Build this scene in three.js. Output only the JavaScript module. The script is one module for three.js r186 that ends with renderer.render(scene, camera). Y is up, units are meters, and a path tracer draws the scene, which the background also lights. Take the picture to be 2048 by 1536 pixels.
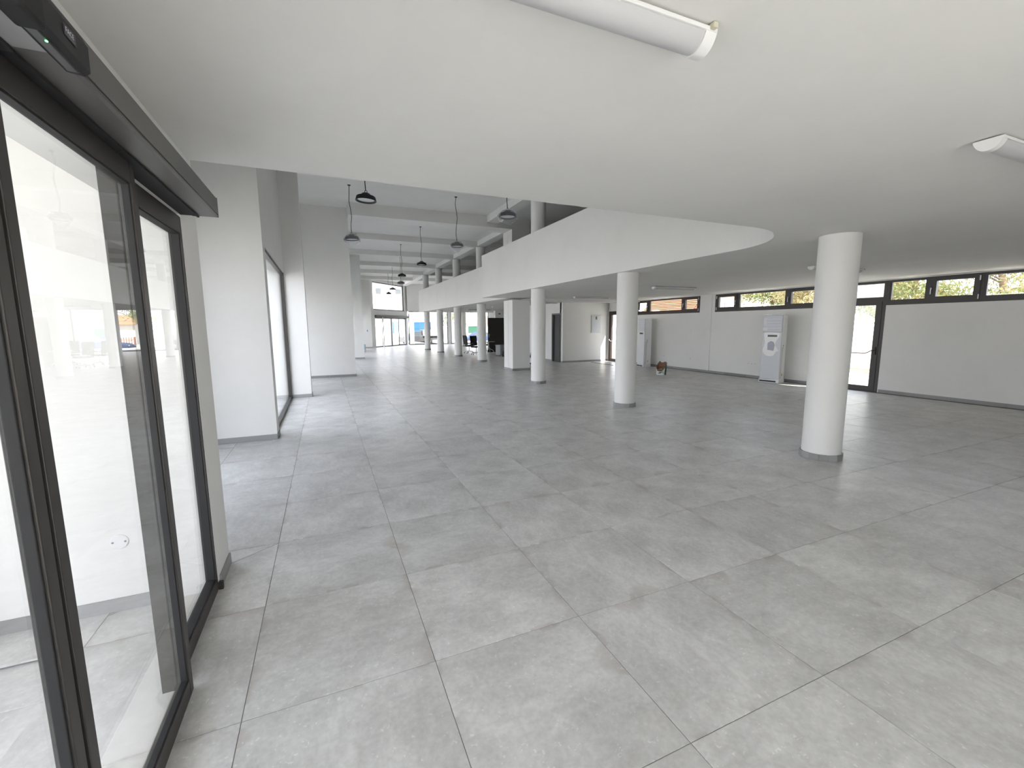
import * as THREE from 'three';
import { RoundedBoxGeometry } from 'three/addons/geometries/RoundedBoxGeometry.js';
import { mergeGeometries, mergeVertices } from 'three/addons/utils/BufferGeometryUtils.js';

// ---------------------------------------------------------------- camera, sky, sun, exposure
const scene = new THREE.Scene();
const camera = new THREE.PerspectiveCamera(83.27, 2048 / 1536, 0.02, 400);
{
  const yaw = 0.406885, pitch = -0.133319, roll = -0.006696;
  const f = new THREE.Vector3(Math.sin(yaw) * Math.cos(pitch), Math.sin(pitch), -Math.cos(yaw) * Math.cos(pitch));
  const r0 = new THREE.Vector3(Math.cos(yaw), 0, Math.sin(yaw)), u0 = new THREE.Vector3().crossVectors(r0, f);
  const r = r0.clone().multiplyScalar(Math.cos(roll)).addScaledVector(u0, Math.sin(roll));
  const u = u0.clone().multiplyScalar(Math.cos(roll)).addScaledVector(r0, -Math.sin(roll));
  camera.quaternion.setFromRotationMatrix(new THREE.Matrix4().makeBasis(r, u, f.clone().negate()));
  camera.position.set(-0.398, 1.588, 1.871);
  camera.updateMatrixWorld(true);
}
const renderer = new THREE.WebGLRenderer({ antialias: true });
renderer.toneMapping = THREE.LinearToneMapping;
renderer.toneMappingExposure = 2.0;
renderer.shadowMap.enabled = true;

// clear daytime sky: pale at the horizon, bluer overhead, the same all round
{
  const W = 8, H = 256, d = new Float32Array(W * H * 4);
  for (let y = 0; y < H; y++) {
    const e = Math.max(0, ((y + 0.5) / H - 0.5) * 2), k = Math.pow(e, 0.55);
    const c = [3.22 - 1.38 * k, 3.24 - 1.12 * k, 3.45 - 0.74 * k];
    for (let x = 0; x < W; x++) d.set([c[0], c[1], c[2], 1], (y * W + x) * 4);
  }
  const t = new THREE.DataTexture(d, W, H, THREE.RGBAFormat, THREE.FloatType);
  t.mapping = THREE.EquirectangularReflectionMapping; t.magFilter = THREE.LinearFilter; t.needsUpdate = true;
  scene.background = t;
  scene.backgroundIntensity = 1.0;
}
const sun = new THREE.DirectionalLight(new THREE.Color(1.0, 0.95, 0.87), 14);
{
  const el = THREE.MathUtils.degToRad(48), az = new THREE.Vector2(0.5, 0.866).normalize();
  const d = new THREE.Vector3(Math.cos(el) * az.x, Math.sin(el), Math.cos(el) * az.y);
  sun.position.copy(d.clone().multiplyScalar(60).add(new THREE.Vector3(6, 0, -18)));
  sun.target.position.set(6, 0, -18);
  sun.castShadow = true;
  Object.assign(sun.shadow.camera, { left: -50, right: 50, top: 50, bottom: -50, near: 1, far: 160 });
  sun.shadow.mapSize.set(4096, 4096);
  scene.add(sun, sun.target);
}

// ---------------------------------------------------------------- helpers
let seed = 12345;
const rnd = () => { seed = (seed * 1664525 + 1013904223) >>> 0; return seed / 4294967296; };
const rr = (a, b) => a + (b - a) * rnd();
const taken = {};
const numbered = (n) => { const k = taken[n] = (taken[n] ?? -1) + 1; return k ? n + '_' + String(k).padStart(3, '0') : n; };
function clean(g) {
  let o = g.index ? g.toNonIndexed() : g;
  for (const k of Object.keys(o.attributes)) if (!['position', 'normal', 'uv'].includes(k)) o.deleteAttribute(k);
  if (!o.attributes.normal) o.computeVertexNormals();
  if (!o.attributes.uv) o.setAttribute('uv', new THREE.BufferAttribute(new Float32Array(o.attributes.position.count * 2), 2));
  o.morphAttributes = {};
  return o;
}
const merge = (list) => { list = [].concat(list).flat(9); return list.length === 1 ? list[0] : mergeGeometries(list.map(clean)); };
function uvm(g, s = 1) { // texture coordinates in metres
  g = clean(g);
  const p = g.attributes.position, n = g.attributes.normal, uv = g.attributes.uv;
  for (let i = 0; i < p.count; i++) {
    const ax = Math.abs(n.getX(i)), ay = Math.abs(n.getY(i)), az = Math.abs(n.getZ(i));
    if (ay >= ax && ay >= az) uv.setXY(i, p.getX(i) * s, p.getZ(i) * s);
    else if (ax >= az) uv.setXY(i, p.getZ(i) * s, p.getY(i) * s);
    else uv.setXY(i, p.getX(i) * s, p.getY(i) * s);
  }
  return g;
}
// boxes by their extents
const B = (x0, x1, y0, y1, z0, z1) => new THREE.BoxGeometry(Math.abs(x1 - x0), Math.abs(y1 - y0), Math.abs(z1 - z0)).translate((x0 + x1) / 2, (y0 + y1) / 2, (z0 + z1) / 2);
const RB = (x0, x1, y0, y1, z0, z1, r = 0.004, s = 1) => new RoundedBoxGeometry(Math.abs(x1 - x0), Math.abs(y1 - y0), Math.abs(z1 - z0), s, r).translate((x0 + x1) / 2, (y0 + y1) / 2, (z0 + z1) / 2);
const CY = (r, y0, y1, x = 0, z = 0, n = 24, r2 = r) => new THREE.CylinderGeometry(r2, r, y1 - y0, n).translate(x, (y0 + y1) / 2, z);
const V = (x, y, z) => new THREE.Vector3(x, y, z);
const tube = (pts, r, n = 24, k = 8) => new THREE.TubeGeometry(new THREE.CatmullRomCurve3(pts.map((p) => (p.isVector3 ? p : V(...p)))), n, r, k, false);
function bar(a, b, r, k = 8, r2 = r) { // straight rod from a to b
  const A = V(...a), D = V(...b).sub(A), g = new THREE.CylinderGeometry(r2, r, D.length(), k).translate(0, D.length() / 2, 0);
  g.applyQuaternion(new THREE.Quaternion().setFromUnitVectors(V(0, 1, 0), D.clone().normalize()));
  return g.translate(A.x, A.y, A.z);
}
const lathe = (pts, n = 32) => new THREE.LatheGeometry(pts.map(([x, y]) => new THREE.Vector2(x, y)), n);
function extrudeXY(pts, depth, opts = {}) {
  const s = new THREE.Shape(pts.map(([x, y]) => new THREE.Vector2(x, y)));
  return new THREE.ExtrudeGeometry(s, { depth, bevelEnabled: false, curveSegments: 12, ...opts });
}
// a prism over a plan outline [[x,z]...] from y0 to y1
function prism(pts, y0, y1) {
  const g = extrudeXY(pts.map(([x, z]) => [x, -z]), y1 - y0);
  return g.rotateX(-Math.PI / 2).translate(0, y0, 0);
}
function mesh(name, geo, m, parent = scene) {
  const o = new THREE.Mesh(merge(geo), m);
  o.name = parent === scene ? numbered(name) : name;
  o.castShadow = o.receiveShadow = true;
  parent.add(o);
  return o;
}
const tag = (o, label, category, group, kind) => { Object.assign(o.userData, { label, category }); if (group) o.userData.group = group; if (kind) o.userData.kind = kind; return o; };
function thing(name, label, category, [x, y, z] = [0, 0, 0], turn = 0, group) {
  const o = new THREE.Group(); o.name = numbered(name); scene.add(o);
  o.position.set(x, y, z); o.rotation.y = turn;
  return tag(o, label, category, group);
}
const part = (o, name, geo, m, label) => { const p = mesh(name, geo, m, o); if (label) p.userData.label = label; return p; };
function struct(name, label, category, geo, m) {
  if (!geo) { const o = new THREE.Group(); o.name = numbered(name); scene.add(o); return tag(o, label, category, null, 'structure'); }
  return tag(mesh(name, uvm(merge(geo)), m), label, category, null, 'structure');
}
function dup(root, [x, y, z], turn, label, group) {
  const r = root.clone(); r.name = numbered(root.name.replace(/_\d\d\d$/, '')); scene.add(r);
  r.position.set(x, y, z); r.rotation.y = turn; r.userData = { ...root.userData };
  if (label) r.userData.label = label; if (group) r.userData.group = group;
  return r;
}

// ---------------------------------------------------------------- noise and textures
function hash(x, y, s) { let h = (x * 374761393 + y * 668265263 + s * 2147483647) | 0; h = Math.imul(h ^ (h >>> 13), 1274126177); return ((h ^ (h >>> 16)) >>> 0) / 4294967296; }
function vnoise(x, y, s, per) {
  const xi = Math.floor(x), yi = Math.floor(y), fx = x - xi, fy = y - yi, u = fx * fx * (3 - 2 * fx), v = fy * fy * (3 - 2 * fy);
  const w = (a) => ((a % per) + per) % per;
  const a = hash(w(xi), w(yi), s), b = hash(w(xi + 1), w(yi), s), c = hash(w(xi), w(yi + 1), s), d = hash(w(xi + 1), w(yi + 1), s);
  return a + (b - a) * u + (c - a) * v + (a - b - c + d) * u * v;
}
function fbm(x, y, s, per, oct) { let a = 0, k = 0.5, t = 0; for (let i = 0; i < oct; i++) { a += k * vnoise(x, y, s + i * 17, per); t += k; x *= 2; y *= 2; per *= 2; k *= 0.55; } return a / t; }
function texture(N, fn, srgb = true) {
  const d = new Uint8Array(N * N * 4);
  for (let y = 0; y < N; y++) for (let x = 0; x < N; x++) { const c = fn(x / N, y / N); d.set([c[0], c[1], c[2], 255].map((v) => Math.max(0, Math.min(255, Math.round(v)))), (y * N + x) * 4); }
  const t = new THREE.DataTexture(d, N, N, THREE.RGBAFormat); t.magFilter = THREE.LinearFilter; t.minFilter = THREE.LinearMipmapLinearFilter; t.generateMipmaps = true;
  t.wrapS = t.wrapT = THREE.RepeatWrapping; if (srgb) t.colorSpace = THREE.SRGBColorSpace; t.needsUpdate = true;
  return t;
}
const STD = (o) => new THREE.MeshStandardMaterial(o);
const lin = (r, g, b) => new THREE.Color().setRGB(r, g, b);

// wall paint: fine roller texture and very slight unevenness of tone
const paintBump = texture(256, (u, v) => { const n = 128 + 110 * (fbm(u * 64, v * 64, 3, 64, 3) - 0.5); return [n, n, n]; }, false);
const paintTone = texture(256, (u, v) => { const n = 229 + 7 * (fbm(u * 4, v * 4, 9, 4, 5) - 0.5); return [n, n - 1, n - 5]; });
paintTone.repeat.set(0.5, 0.5);
paintBump.repeat.set(2, 2);
const M = {
  paint: STD({ map: paintTone, roughness: 0.82, bumpMap: paintBump, bumpScale: 0.0004 }),
  ceil: STD({ map: paintTone, roughness: 0.85 }),
  frame: STD({ color: lin(0.048, 0.044, 0.04), roughness: 0.42, metalness: 0.35 }),
  frameBrown: STD({ color: lin(0.05, 0.035, 0.03), roughness: 0.45, metalness: 0.2 }),
  gasket: STD({ color: lin(0.012, 0.012, 0.013), roughness: 0.7 }),
  glass: new THREE.MeshPhysicalMaterial({ color: lin(0.985, 0.988, 0.985), transmission: 1, thickness: 0, roughness: 0.0, ior: 1.52 }),
  frosted: new THREE.MeshPhysicalMaterial({ color: lin(0.95, 0.97, 0.96), transmission: 1, thickness: 0, roughness: 0.5, ior: 1.5 }),
  skirt: STD({ color: lin(0.30, 0.30, 0.295), roughness: 0.5 }),
  skirtB: STD({ color: lin(0.27, 0.27, 0.262), roughness: 0.5 }),
  skirtC: STD({ color: lin(0.33, 0.33, 0.322), roughness: 0.5 }),
  whitePlastic: STD({ color: lin(0.78, 0.78, 0.77), roughness: 0.38 }),
  whiteMetal: STD({ color: lin(0.72, 0.735, 0.74), roughness: 0.32 }),
  black: STD({ color: lin(0.012, 0.012, 0.014), roughness: 0.45 }),
  blackMat: STD({ color: lin(0.016, 0.016, 0.017), roughness: 0.8 }),
  chrome: STD({ color: lin(0.62, 0.62, 0.62), roughness: 0.22, metalness: 1 }),
};
const skirtMats = [M.skirt, M.skirtB, M.skirtC];

// ---------------------------------------------------------------- floor of grey stoneware tiles, 0.8 m grid
const T = 0.8;
const tileTex = [];
for (let k = 0; k < 6; k++) {
  const s = 100 + k * 31, edges = [0, 1, 2, 3].map((e) => 0.25 + 0.75 * hash(k, e, 5));
  tileTex.push(texture(512, (u, v) => {
    const cloud = fbm(u * 3, v * 3, s, 3, 6), fine = fbm(u * 48, v * 48, s + 7, 48, 3), streak = fbm(u * 10, v * 26, s + 3, 10, 3);
    let n = 197 + 44 * (cloud - 0.5) + 22 * (fine - 0.5) + 16 * (streak - 0.5);
    const fl = vnoise(u * 90, v * 130, s + 5, 90) * vnoise(u * 37, v * 37, s + 6, 37); if (fl > 0.6) n += 18 * Math.min(1, (fl - 0.6) * 7);
    const sp = vnoise(u * 150, v * 150, s + 11, 150) * vnoise(u * 20, v * 20, s + 12, 20); if (sp > 0.84) n -= 12;
    // smears of grout dirt with ragged outlines along some of the edges
    let dirt = 0; const dd = [u, 1 - u, v, 1 - v];
    for (let e = 0; e < 4; e++) {
      const along = e < 2 ? v : u, patch = fbm(along * 4 + e * 3, e * 2.3, s + 20, 4, 3), reach = 0.2 * edges[e] * Math.max(0, patch - 0.6) / 0.22;
      const rag = fbm(u * 14, v * 14, s + 30 + e, 14, 4);
      if (reach > 0.02) dirt = Math.max(dirt, Math.max(0, 1 - dd[e] / (reach * (0.4 + 1.3 * rag) + 1e-4)));
    }
    dirt = Math.min(1, dirt * 1.2) * (0.35 + 0.8 * fine);
    return [n - 19 * dirt, n - 1 - 23 * dirt, n - 4 - 25 * dirt];
  }));
}
const tileMats = tileTex.map((t) => STD({ map: t, roughness: 0.34 }));
function tileGeo(w, d, rot) { // 10 mm slab with slightly eased arrises, top at y = 0
  const e = 0.0012, hw = w / 2, hd = d / 2, g = new THREE.BufferGeometry();
  const top = [[-hw + e, -hd + e], [hw - e, -hd + e], [hw - e, hd - e], [-hw + e, hd - e]], low = [[-hw, -hd], [hw, -hd], [hw, hd], [-hw, hd]];
  const pos = [], uv = [], put = (p, y) => { pos.push(p[0], y, p[1]); let a = p[0] / w + 0.5, b = p[1] / d + 0.5; for (let i = 0; i < rot; i++) [a, b] = [b, 1 - a]; uv.push(a, b); };
  const tri = (a, b, c) => { put(...a); put(...b); put(...c); };
  const t = top.map((p) => [p, 0]), m = low.map((p) => [p, -e]), l = low.map((p) => [p, -0.01]);
  tri(t[0], t[2], t[1]); tri(t[0], t[3], t[2]);
  for (let i = 0; i < 4; i++) { const j = (i + 1) % 4; tri(t[i], t[j], m[j]); tri(t[i], m[j], m[i]); tri(m[i], m[j], l[j]); tri(m[i], l[j], l[i]); }
  g.setAttribute('position', new THREE.Float32BufferAttribute(pos, 3)); g.setAttribute('uv', new THREE.Float32BufferAttribute(uv, 2));
  g.computeVertexNormals();
  return g;
}
const tileGeos = [0, 1, 2, 3].map((r) => tileGeo(T - 0.003, T - 0.003, r));
const groutMat = STD({ color: lin(0.2, 0.195, 0.185), roughness: 0.9 });
const floor = struct('floor', 'light grey stoneware tile floor of the long empty hall', 'floor');
part(floor, 'grout_bed', [B(-1.3, 11.6, -0.25, -0.0025, -14.65, 4.85), B(-2.6, -1.3, -0.25, -0.0025, -14.65, -1.1), B(-1.2, 11.6, -0.25, -0.0025, -24.8, -14.65), B(-0.2, 14.8, -0.25, -0.0025, -37.3, -24.8)], groutMat);
{
  const cells = [], q = new THREE.Vector3();
  for (let a = -3; a < 19; a++) for (let b = -6; b < 47; b++) {
    const x = (a + 0.5) * T, z = -(b + 0.5) * T;
    if (x < -2.5 || z < -37.2 || (x > 11.4 && z > -24)) continue;
    if (x < -1.25 && z > -0.8) continue; // porch
    if (x < -0.9 && z < -26) continue; if (x < 1.6 && z < -29.5) continue;
    // size on screen
    let area = 0, ok = true; const P = [];
    for (const [dx, dz] of [[0, 0], [1, 0], [1, 1], [0, 1]]) {
      q.set(a * T + dx * T, 0, -b * T - dz * T).applyMatrix4(camera.matrixWorldInverse);
      if (q.z > -0.15) ok = false;
      const f = 864 / -q.z; P.push([Math.max(-1100, Math.min(1100, q.x * f)), Math.max(-850, Math.min(850, q.y * f))]);
    }
    if (ok) for (let i = 0; i < 4; i++) { const j = (i + 1) % 4; area += P[i][0] * P[j][1] - P[j][0] * P[i][1]; }
    if (ok && P.every((p) => Math.abs(p[0]) > 1060 || p[1] < -780)) area *= 0.2;
    cells.push({ a, b, x, z, area: Math.abs(area) });
  }
  cells.sort((m, n) => n.area - m.area);
  const rest = tileMats.map(() => []);
  cells.forEach((c, i) => {
    const v = Math.floor(hash(c.a + 50, c.b + 50, 3) * 6), rot = Math.floor(hash(c.a + 50, c.b + 50, 8) * 4), lift = (hash(c.a + 9, c.b + 9, 2) - 0.5) * 0.0009;
    if (c.a === -2 && c.b === 1) return; // the tile cut on the diagonal, below
    if (i < 298) { const o = part(floor, 'floor_tile', tileGeos[rot], tileMats[v]); o.position.set(c.x, lift, c.z); }
    else rest[v].push(tileGeos[rot].clone().translate(c.x, lift, c.z));
  });
  rest.forEach((l, v) => { if (l.length) part(floor, 'far_floor_tiles', l, tileMats[v]).userData.kind = 'stuff'; });
  // tile next to the door pier, cut in two along a slanting joint
  const g = 0.0022, cut = (pts) => { const p = uvm(prism(pts, -0.01, 0), 1.25); return p; };
  part(floor, 'floor_tile', cut([[-0.8065, -1.5985], [-1.5985, -1.5985], [-1.5985, -1.0635]]), tileMats[1]);
  part(floor, 'floor_tile', cut([[-0.8015, -1.5935], [-1.5985, -1.0555], [-1.5985, -0.8015], [-0.8015, -0.8015]]), tileMats[2]);
}

// ---------------------------------------------------------------- building shell
const HC = 2.575, HM = 2.95, HP = 4.0, HU = 5.25; // lower soffit, mezzanine floor, parapet top, upper ceiling
// --- ground outside
const groundMat = STD({ map: texture(256, (u, v) => { const n = 176 + 30 * (fbm(u * 8, v * 8, 41, 8, 5) - 0.5); return [n, n - 2, n - 8]; }), roughness: 0.9 });
const asphaltMat = STD({ map: texture(256, (u, v) => { const n = 150 + 40 * (fbm(u * 32, v * 32, 42, 32, 3) - 0.5); return [n, n - 4, n - 12]; }), roughness: 0.92 });
struct('ground', 'pale concrete paving around the building', 'ground', [B(11.6, 60, -0.35, -0.03, -60, 30), B(-40, -1.3, -0.35, -0.03, -37.6, 30), B(-1.3, 11.6, -0.35, -0.03, 4.9, 30)], groundMat);
struct('street', 'pale sunlit street in front of the far glass front', 'street', B(-40, 60, -0.9, -0.5, -120, -38.4), asphaltMat);
struct('pavement', 'pale kerbed pavement outside the far entrance', 'pavement', [B(-40, 60, -0.9, -0.04, -38.4, -37.6)], groundMat);

// --- left side: entrance wall, piers and recesses
struct('wall_left', 'white wall over and beside the sliding entrance door', 'wall', [
  B(-1.3, -1.08, 2.206, HC, -1.1, 2.25), B(-1.3, -1.08, HC, HU, -1.1, 4.6), B(-1.3, -1.08, 0, HC, 2.25, 4.85)], M.paint);
struct('wall_left', 'white door pier with a porch wall behind the entrance glass', 'wall', B(-2.6, -1.08, 0, HU, -1.43, -1.1), M.paint);
struct('wall_left', 'white outer porch walls round the entrance', 'wall', [B(-2.6, -1.3, 0, HU, 2.3, 2.62), B(-2.8, -2.6, 0, 2.75, -1.43, -0.42)], M.paint);
struct('wall_left', 'white outer wall of the recess behind the entrance pier', 'wall', [B(-2.6, -2.4, 2.77, HU, -5.04, -1.43), B(-2.6, -2.4, 0, 2.77, -2.3, -1.43), B(-2.6, -2.4, 0, 2.77, -5.04, -4.35)], M.paint);
struct('wall_left', 'broad white wall face left of the tall side window', 'wall', B(-2.6, -1.1, 0, HU, -5.33, -5.04), M.paint);
struct('wall_left', 'white wall above the tall side window', 'wall', [B(-1.4, -1.13, 2.78, HU, -9, -5.33)], M.paint);
struct('wall_left', 'narrow white pier at the far end of the tall side window', 'wall', B(-2.3, -0.74, 0, HU, -9.36, -9), M.paint);
struct('wall_left', 'white outer wall of the second window recess', 'wall', [B(-2.5, -2.3, 2.77, HU, -13, -9.36), B(-2.5, -2.3, 0, 2.77, -9.66, -9.36), B(-2.5, -2.3, 0, 2.77, -13, -12.7), B(-2.5, -2.3, 0, HU, -9.36, -9.05)], M.paint);
struct('wall_left', 'broad white wall face beyond the narrow pier', 'wall', [B(-2.5, 0.48, 0, HU, -13.4, -13)], M.paint);
struct('wall_left', 'white outer wall of the far window recesses', 'wall', [B(-1.1, -0.9, 2.77, HU, -21.1, -13.4), B(-1.1, -0.9, 0, 2.77, -13.9, -13.4), B(-1.1, -0.9, 0, 2.77, -17.5, -17.1), B(-1.1, -0.9, 0, 2.77, -21.1, -20.8)], M.paint);
struct('wall_left', 'white wall face of the far left pier', 'wall', B(-1.1, 1.41, 0, HU, -21.5, -21.1), M.paint);
struct('wall_left', 'white outer wall of the last window recess', 'wall', [B(0.3, 0.5, 2.77, HU, -28.3, -21.5), B(0.3, 0.5, 0, 2.77, -21.9, -21.5), B(0.3, 0.5, 0, 2.77, -28.3, -27.7)], M.paint);
struct('wall_left', 'slim white pier before the far entrance', 'wall', B(0.3, 1.93, 0, HU, -28.7, -28.3), M.paint);
struct('wall_left', 'white outer wall beside the far entrance', 'wall', [B(1.0, 1.2, 2.77, HU, -32.8, -28.7), B(1.0, 1.2, 0, 2.77, -29.2, -28.7), B(1.0, 1.2, 0, 2.77, -32.8, -32.3)], M.paint);
struct('wall_left', 'white wall face with a light switch by the far entrance', 'wall', B(1.0, 2.95, 0, HU, -33.1, -32.8), M.paint);

// --- far end: oblique entrance wall and straight glass front
const OB = { x: 2.95, z: -32.8, turn: Math.atan2(4.2, 3.48), len: Math.hypot(3.48, 4.2) }; // runs from (2.95,-32.8) to (6.43,-37.0)
{
  const g = merge([[0, OB.len, 5.03, HU], [0, OB.len, 2.5, 2.9], [0, 0.5, 0, 2.5], [5.22, OB.len, 0, 2.5], [0, 0.32, 2.9, 5.03], [4.95, OB.len, 2.9, 5.03]].map(([a, b, y0, y1]) => B(a, b, y0, y1, -0.3, 0)));
  uvm(g); g.rotateY(OB.turn).translate(OB.x, 0, OB.z);
  tag(mesh('wall_end', g, M.paint), 'slanting white end wall over the far sliding entrance', 'wall', null, 'structure');
}
struct('wall_end', 'white end wall above the far glass front', 'wall', [B(6.35, 14.8, 2.93, HU, -37, -36.7), B(13.9, 14.8, 0, 2.93, -37, -36.7), B(9.97, 10.22, 0, 2.93, -37, -36.75)], M.paint);
// --- right side
struct('wall_right', 'long white right wall under the clerestory windows', 'wall', [
  B(11.35, 11.6, 0, 2.0, -3.9, 4.6), B(11.35, 11.6, 0, 2.0, -13.3, -4.9), B(11.35, 11.6, 2.0, 2.55, -5.34, -4.9), B(11.35, 11.6, 2.55, HU, -14.4, 4.6),
  B(11.35, 11.6, 2.0, 2.55, -9.23, -8.62), B(11.35, 11.6, 2.2, 2.55, -14.4, -12.6), B(11.35, 11.6, 2.0, 2.55, -13.3, -12.6), B(11.35, 11.6, 2.0, 2.55, 1.8, 4.6), B(11.35, 11.6, 0, 2.55, -14.4, -14.36)], M.paint);
struct('trim', 'small vertical wall step between the clerestory windows', 'trim', [B(11.335, 11.35, 0, 2.0, -13.3, -8.74), B(11.335, 11.35, 2.0, HC, -9.23, -8.74), B(11.335, 11.35, 2.0, HC, -13.3, -12.6)], M.paint);
struct('trim', 'projecting concrete eaves above the clerestory windows outside', 'eaves', B(11.6, 11.87, 2.62, 2.85, -14.4, 4.6), M.paint);
struct('wall_inner', 'cream white cross wall with the fuse box', 'wall', [B(9.0, 11.35, 0, HC, -14.65, -14.4)], M.paint);
struct('wall_inner', 'white side wall with the dark doorway', 'wall', [B(9.0, 9.2, 0, HC, -14.65, -14.53), B(9.0, 9.2, 2.13, HC, -15.38, -14.53), B(9.0, 9.2, 0, HC, -18.6, -15.38), B(9.2, 11.35, 0, HC, -18.6, -18.4)], M.paint);
struct('wall_inner', 'white back wall behind the dark door leaf', 'wall', [B(9.82, 11.6, 0, HC, -24.8, -24.5)], M.paint);
struct('wall_right', 'white outer wall of the far hall', 'wall', [B(14.6, 14.8, 0, HU, -36.7, -24.8), B(11.35, 11.6, 0, HU, -24.5, -14.4), B(11.6, 14.8, 0, HU, -24.8, -24.5)], M.paint);
struct('wall_rear', 'white wall with wide glazing opposite the far entrance', 'wall', [B(-1.3, 11.6, 2.45, HU, 4.6, 4.85), B(-1.08, -0.5, 0, 2.45, 4.6, 4.85), B(2.7, 11.6, 0, 2.45, 4.6, 4.85)], M.paint);

// --- mezzanine slabs with a rounded corner, parapets
const edge = [[-1.08, -1.37]];
for (let i = 0; i <= 16; i++) { const a = Math.PI / 2 - i / 16 * Math.PI / 2; edge.push([3.7 + 1.05 * Math.cos(a), -2.42 + 1.05 * Math.sin(a)]); }
edge.push([4.75, -12.65]);
struct('ceiling', 'smooth white underside of the mezzanine with a rounded corner', 'ceiling', prism([...edge, [11.35, -12.65], [11.35, 4.6], [-1.08, 4.6]], HC, HM), M.ceil);
struct('ceiling', 'white underside of the far mezzanine', 'ceiling', prism([[5.67, -12.66], [5.67, -28.2], [14.6, -28.2], [14.6, -24.8], [11.35, -24.8], [11.35, -12.66]], HC, HM), M.ceil);
struct('ceiling', 'white upper ceiling over the double height void', 'ceiling', [B(-2.6, 11.6, HU, HU + 0.3, -14.65, 4.85), B(-2.6, 11.6, HU, HU + 0.3, -24.8, -14.65), B(-2.6, 14.8, HU, HU + 0.3, -37.3, -24.8)], M.ceil);
function parapet(label, pts, th, y0, y1) {
  const n = pts.length, inner = pts.map((p, i) => {
    const a = pts[Math.max(0, i - 1)], b = pts[Math.min(n - 1, i + 1)], dx = b[0] - a[0], dz = b[1] - a[1], l = Math.hypot(dx, dz);
    return [p[0] - dz / l * th, p[1] + dx / l * th];
  });
  return struct('wall_mezzanine', label, 'parapet', prism([...pts, ...inner.reverse()], y0, y1), M.paint);
}
parapet('white mezzanine parapet with a rounded end', edge, 0.14, HM, HP);
parapet('white parapet of the far mezzanine', [[5.67, -12.66], [5.67, -28.06]], 0.14, HM, HP);
parapet('white end parapet of the far mezzanine', [[5.67, -28.2], [14.6, -28.2]], 0.14, HM, HP);
// lower drip edge under the rounded parapet
{
  const pts = edge.slice(6).map(([x, z]) => [x, z]); const inn = pts.map(([x, z]) => [x - 0.0, z]);
  const n = pts.length, ring = pts.map((p, i) => { const a = pts[Math.max(0, i - 1)], b = pts[Math.min(n - 1, i + 1)], dx = b[0] - a[0], dz = b[1] - a[1], l = Math.hypot(dx, dz); return [p[0] + dz / l * 0.012, p[1] - dx / l * 0.012]; });
  struct('trim', 'thin rendered band along the lower edge of the rounded parapet', 'trim', prism([...ring, ...inn.reverse()], HC, HC + 0.035), M.paint);
}
struct('wall_mezzanine', 'shaded white cross wall upstairs beside the square pillar', 'wall', [B(6.43, 11.35, HM, HU, -12.64, -12.3)], M.paint);
struct('wall_mezzanine', 'shaded white wall at the back of the near mezzanine', 'wall', [B(11.2, 11.35, HM, HU, -12.3, 4.6)], M.paint);
struct('upper_storey', 'plain white upper storey of the building above the hall', 'storey', B(-2.6, 11.6, HU + 0.3, 10.5, -37.3, 4.85), M.paint);
// --- beams under the upper ceiling
const beam = (label, geo) => struct('beam', label, 'beam', geo, M.paint);
beam('long white beam above the near mezzanine columns', B(4.83, 5.23, 5.03, HU, -12.27, -1.3));
beam('front half of the double white beam at the expansion joint', B(0.46, 6.41, 4.89, HU, -12.66, -12.27));
beam('rear half of the double white beam at the expansion joint', B(0.46, 6.41, 4.89, HU, -13.0, -12.675));
beam('long white beam above the far mezzanine columns', B(5.95, 6.35, 5.05, HU, -36.7, -13.0));
[-16.75, -20.55, -24.4, -28.0, -31.8].forEach((z, i) => beam('white cross beam, ' + ['first', 'second', 'third', 'fourth', 'fifth'][i] + ' beyond the double beam', [B(-1.0 + (i > 1 ? 1.6 : 0) + (i > 3 ? 0.6 : 0), 5.95, 5.03, HU, z - 0.17, z + 0.17), B(6.35, i > 1 ? 14.6 : 11.35, 5.03, HU, z - 0.17, z + 0.17)]));
beam('shallow white beam across the soffit at the expansion joint', [B(6.43, 11.35, 2.5, HC, -13.07, -12.3)]);
struct('porch_roof', 'white flat roof over the entrance porch', 'roof', B(-3.4, -1.3, 2.75, 2.95, -1.1, 2.3), M.paint);
struct('floor_porch', 'pale threshold and tiled porch outside the sliding door', 'floor');

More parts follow.
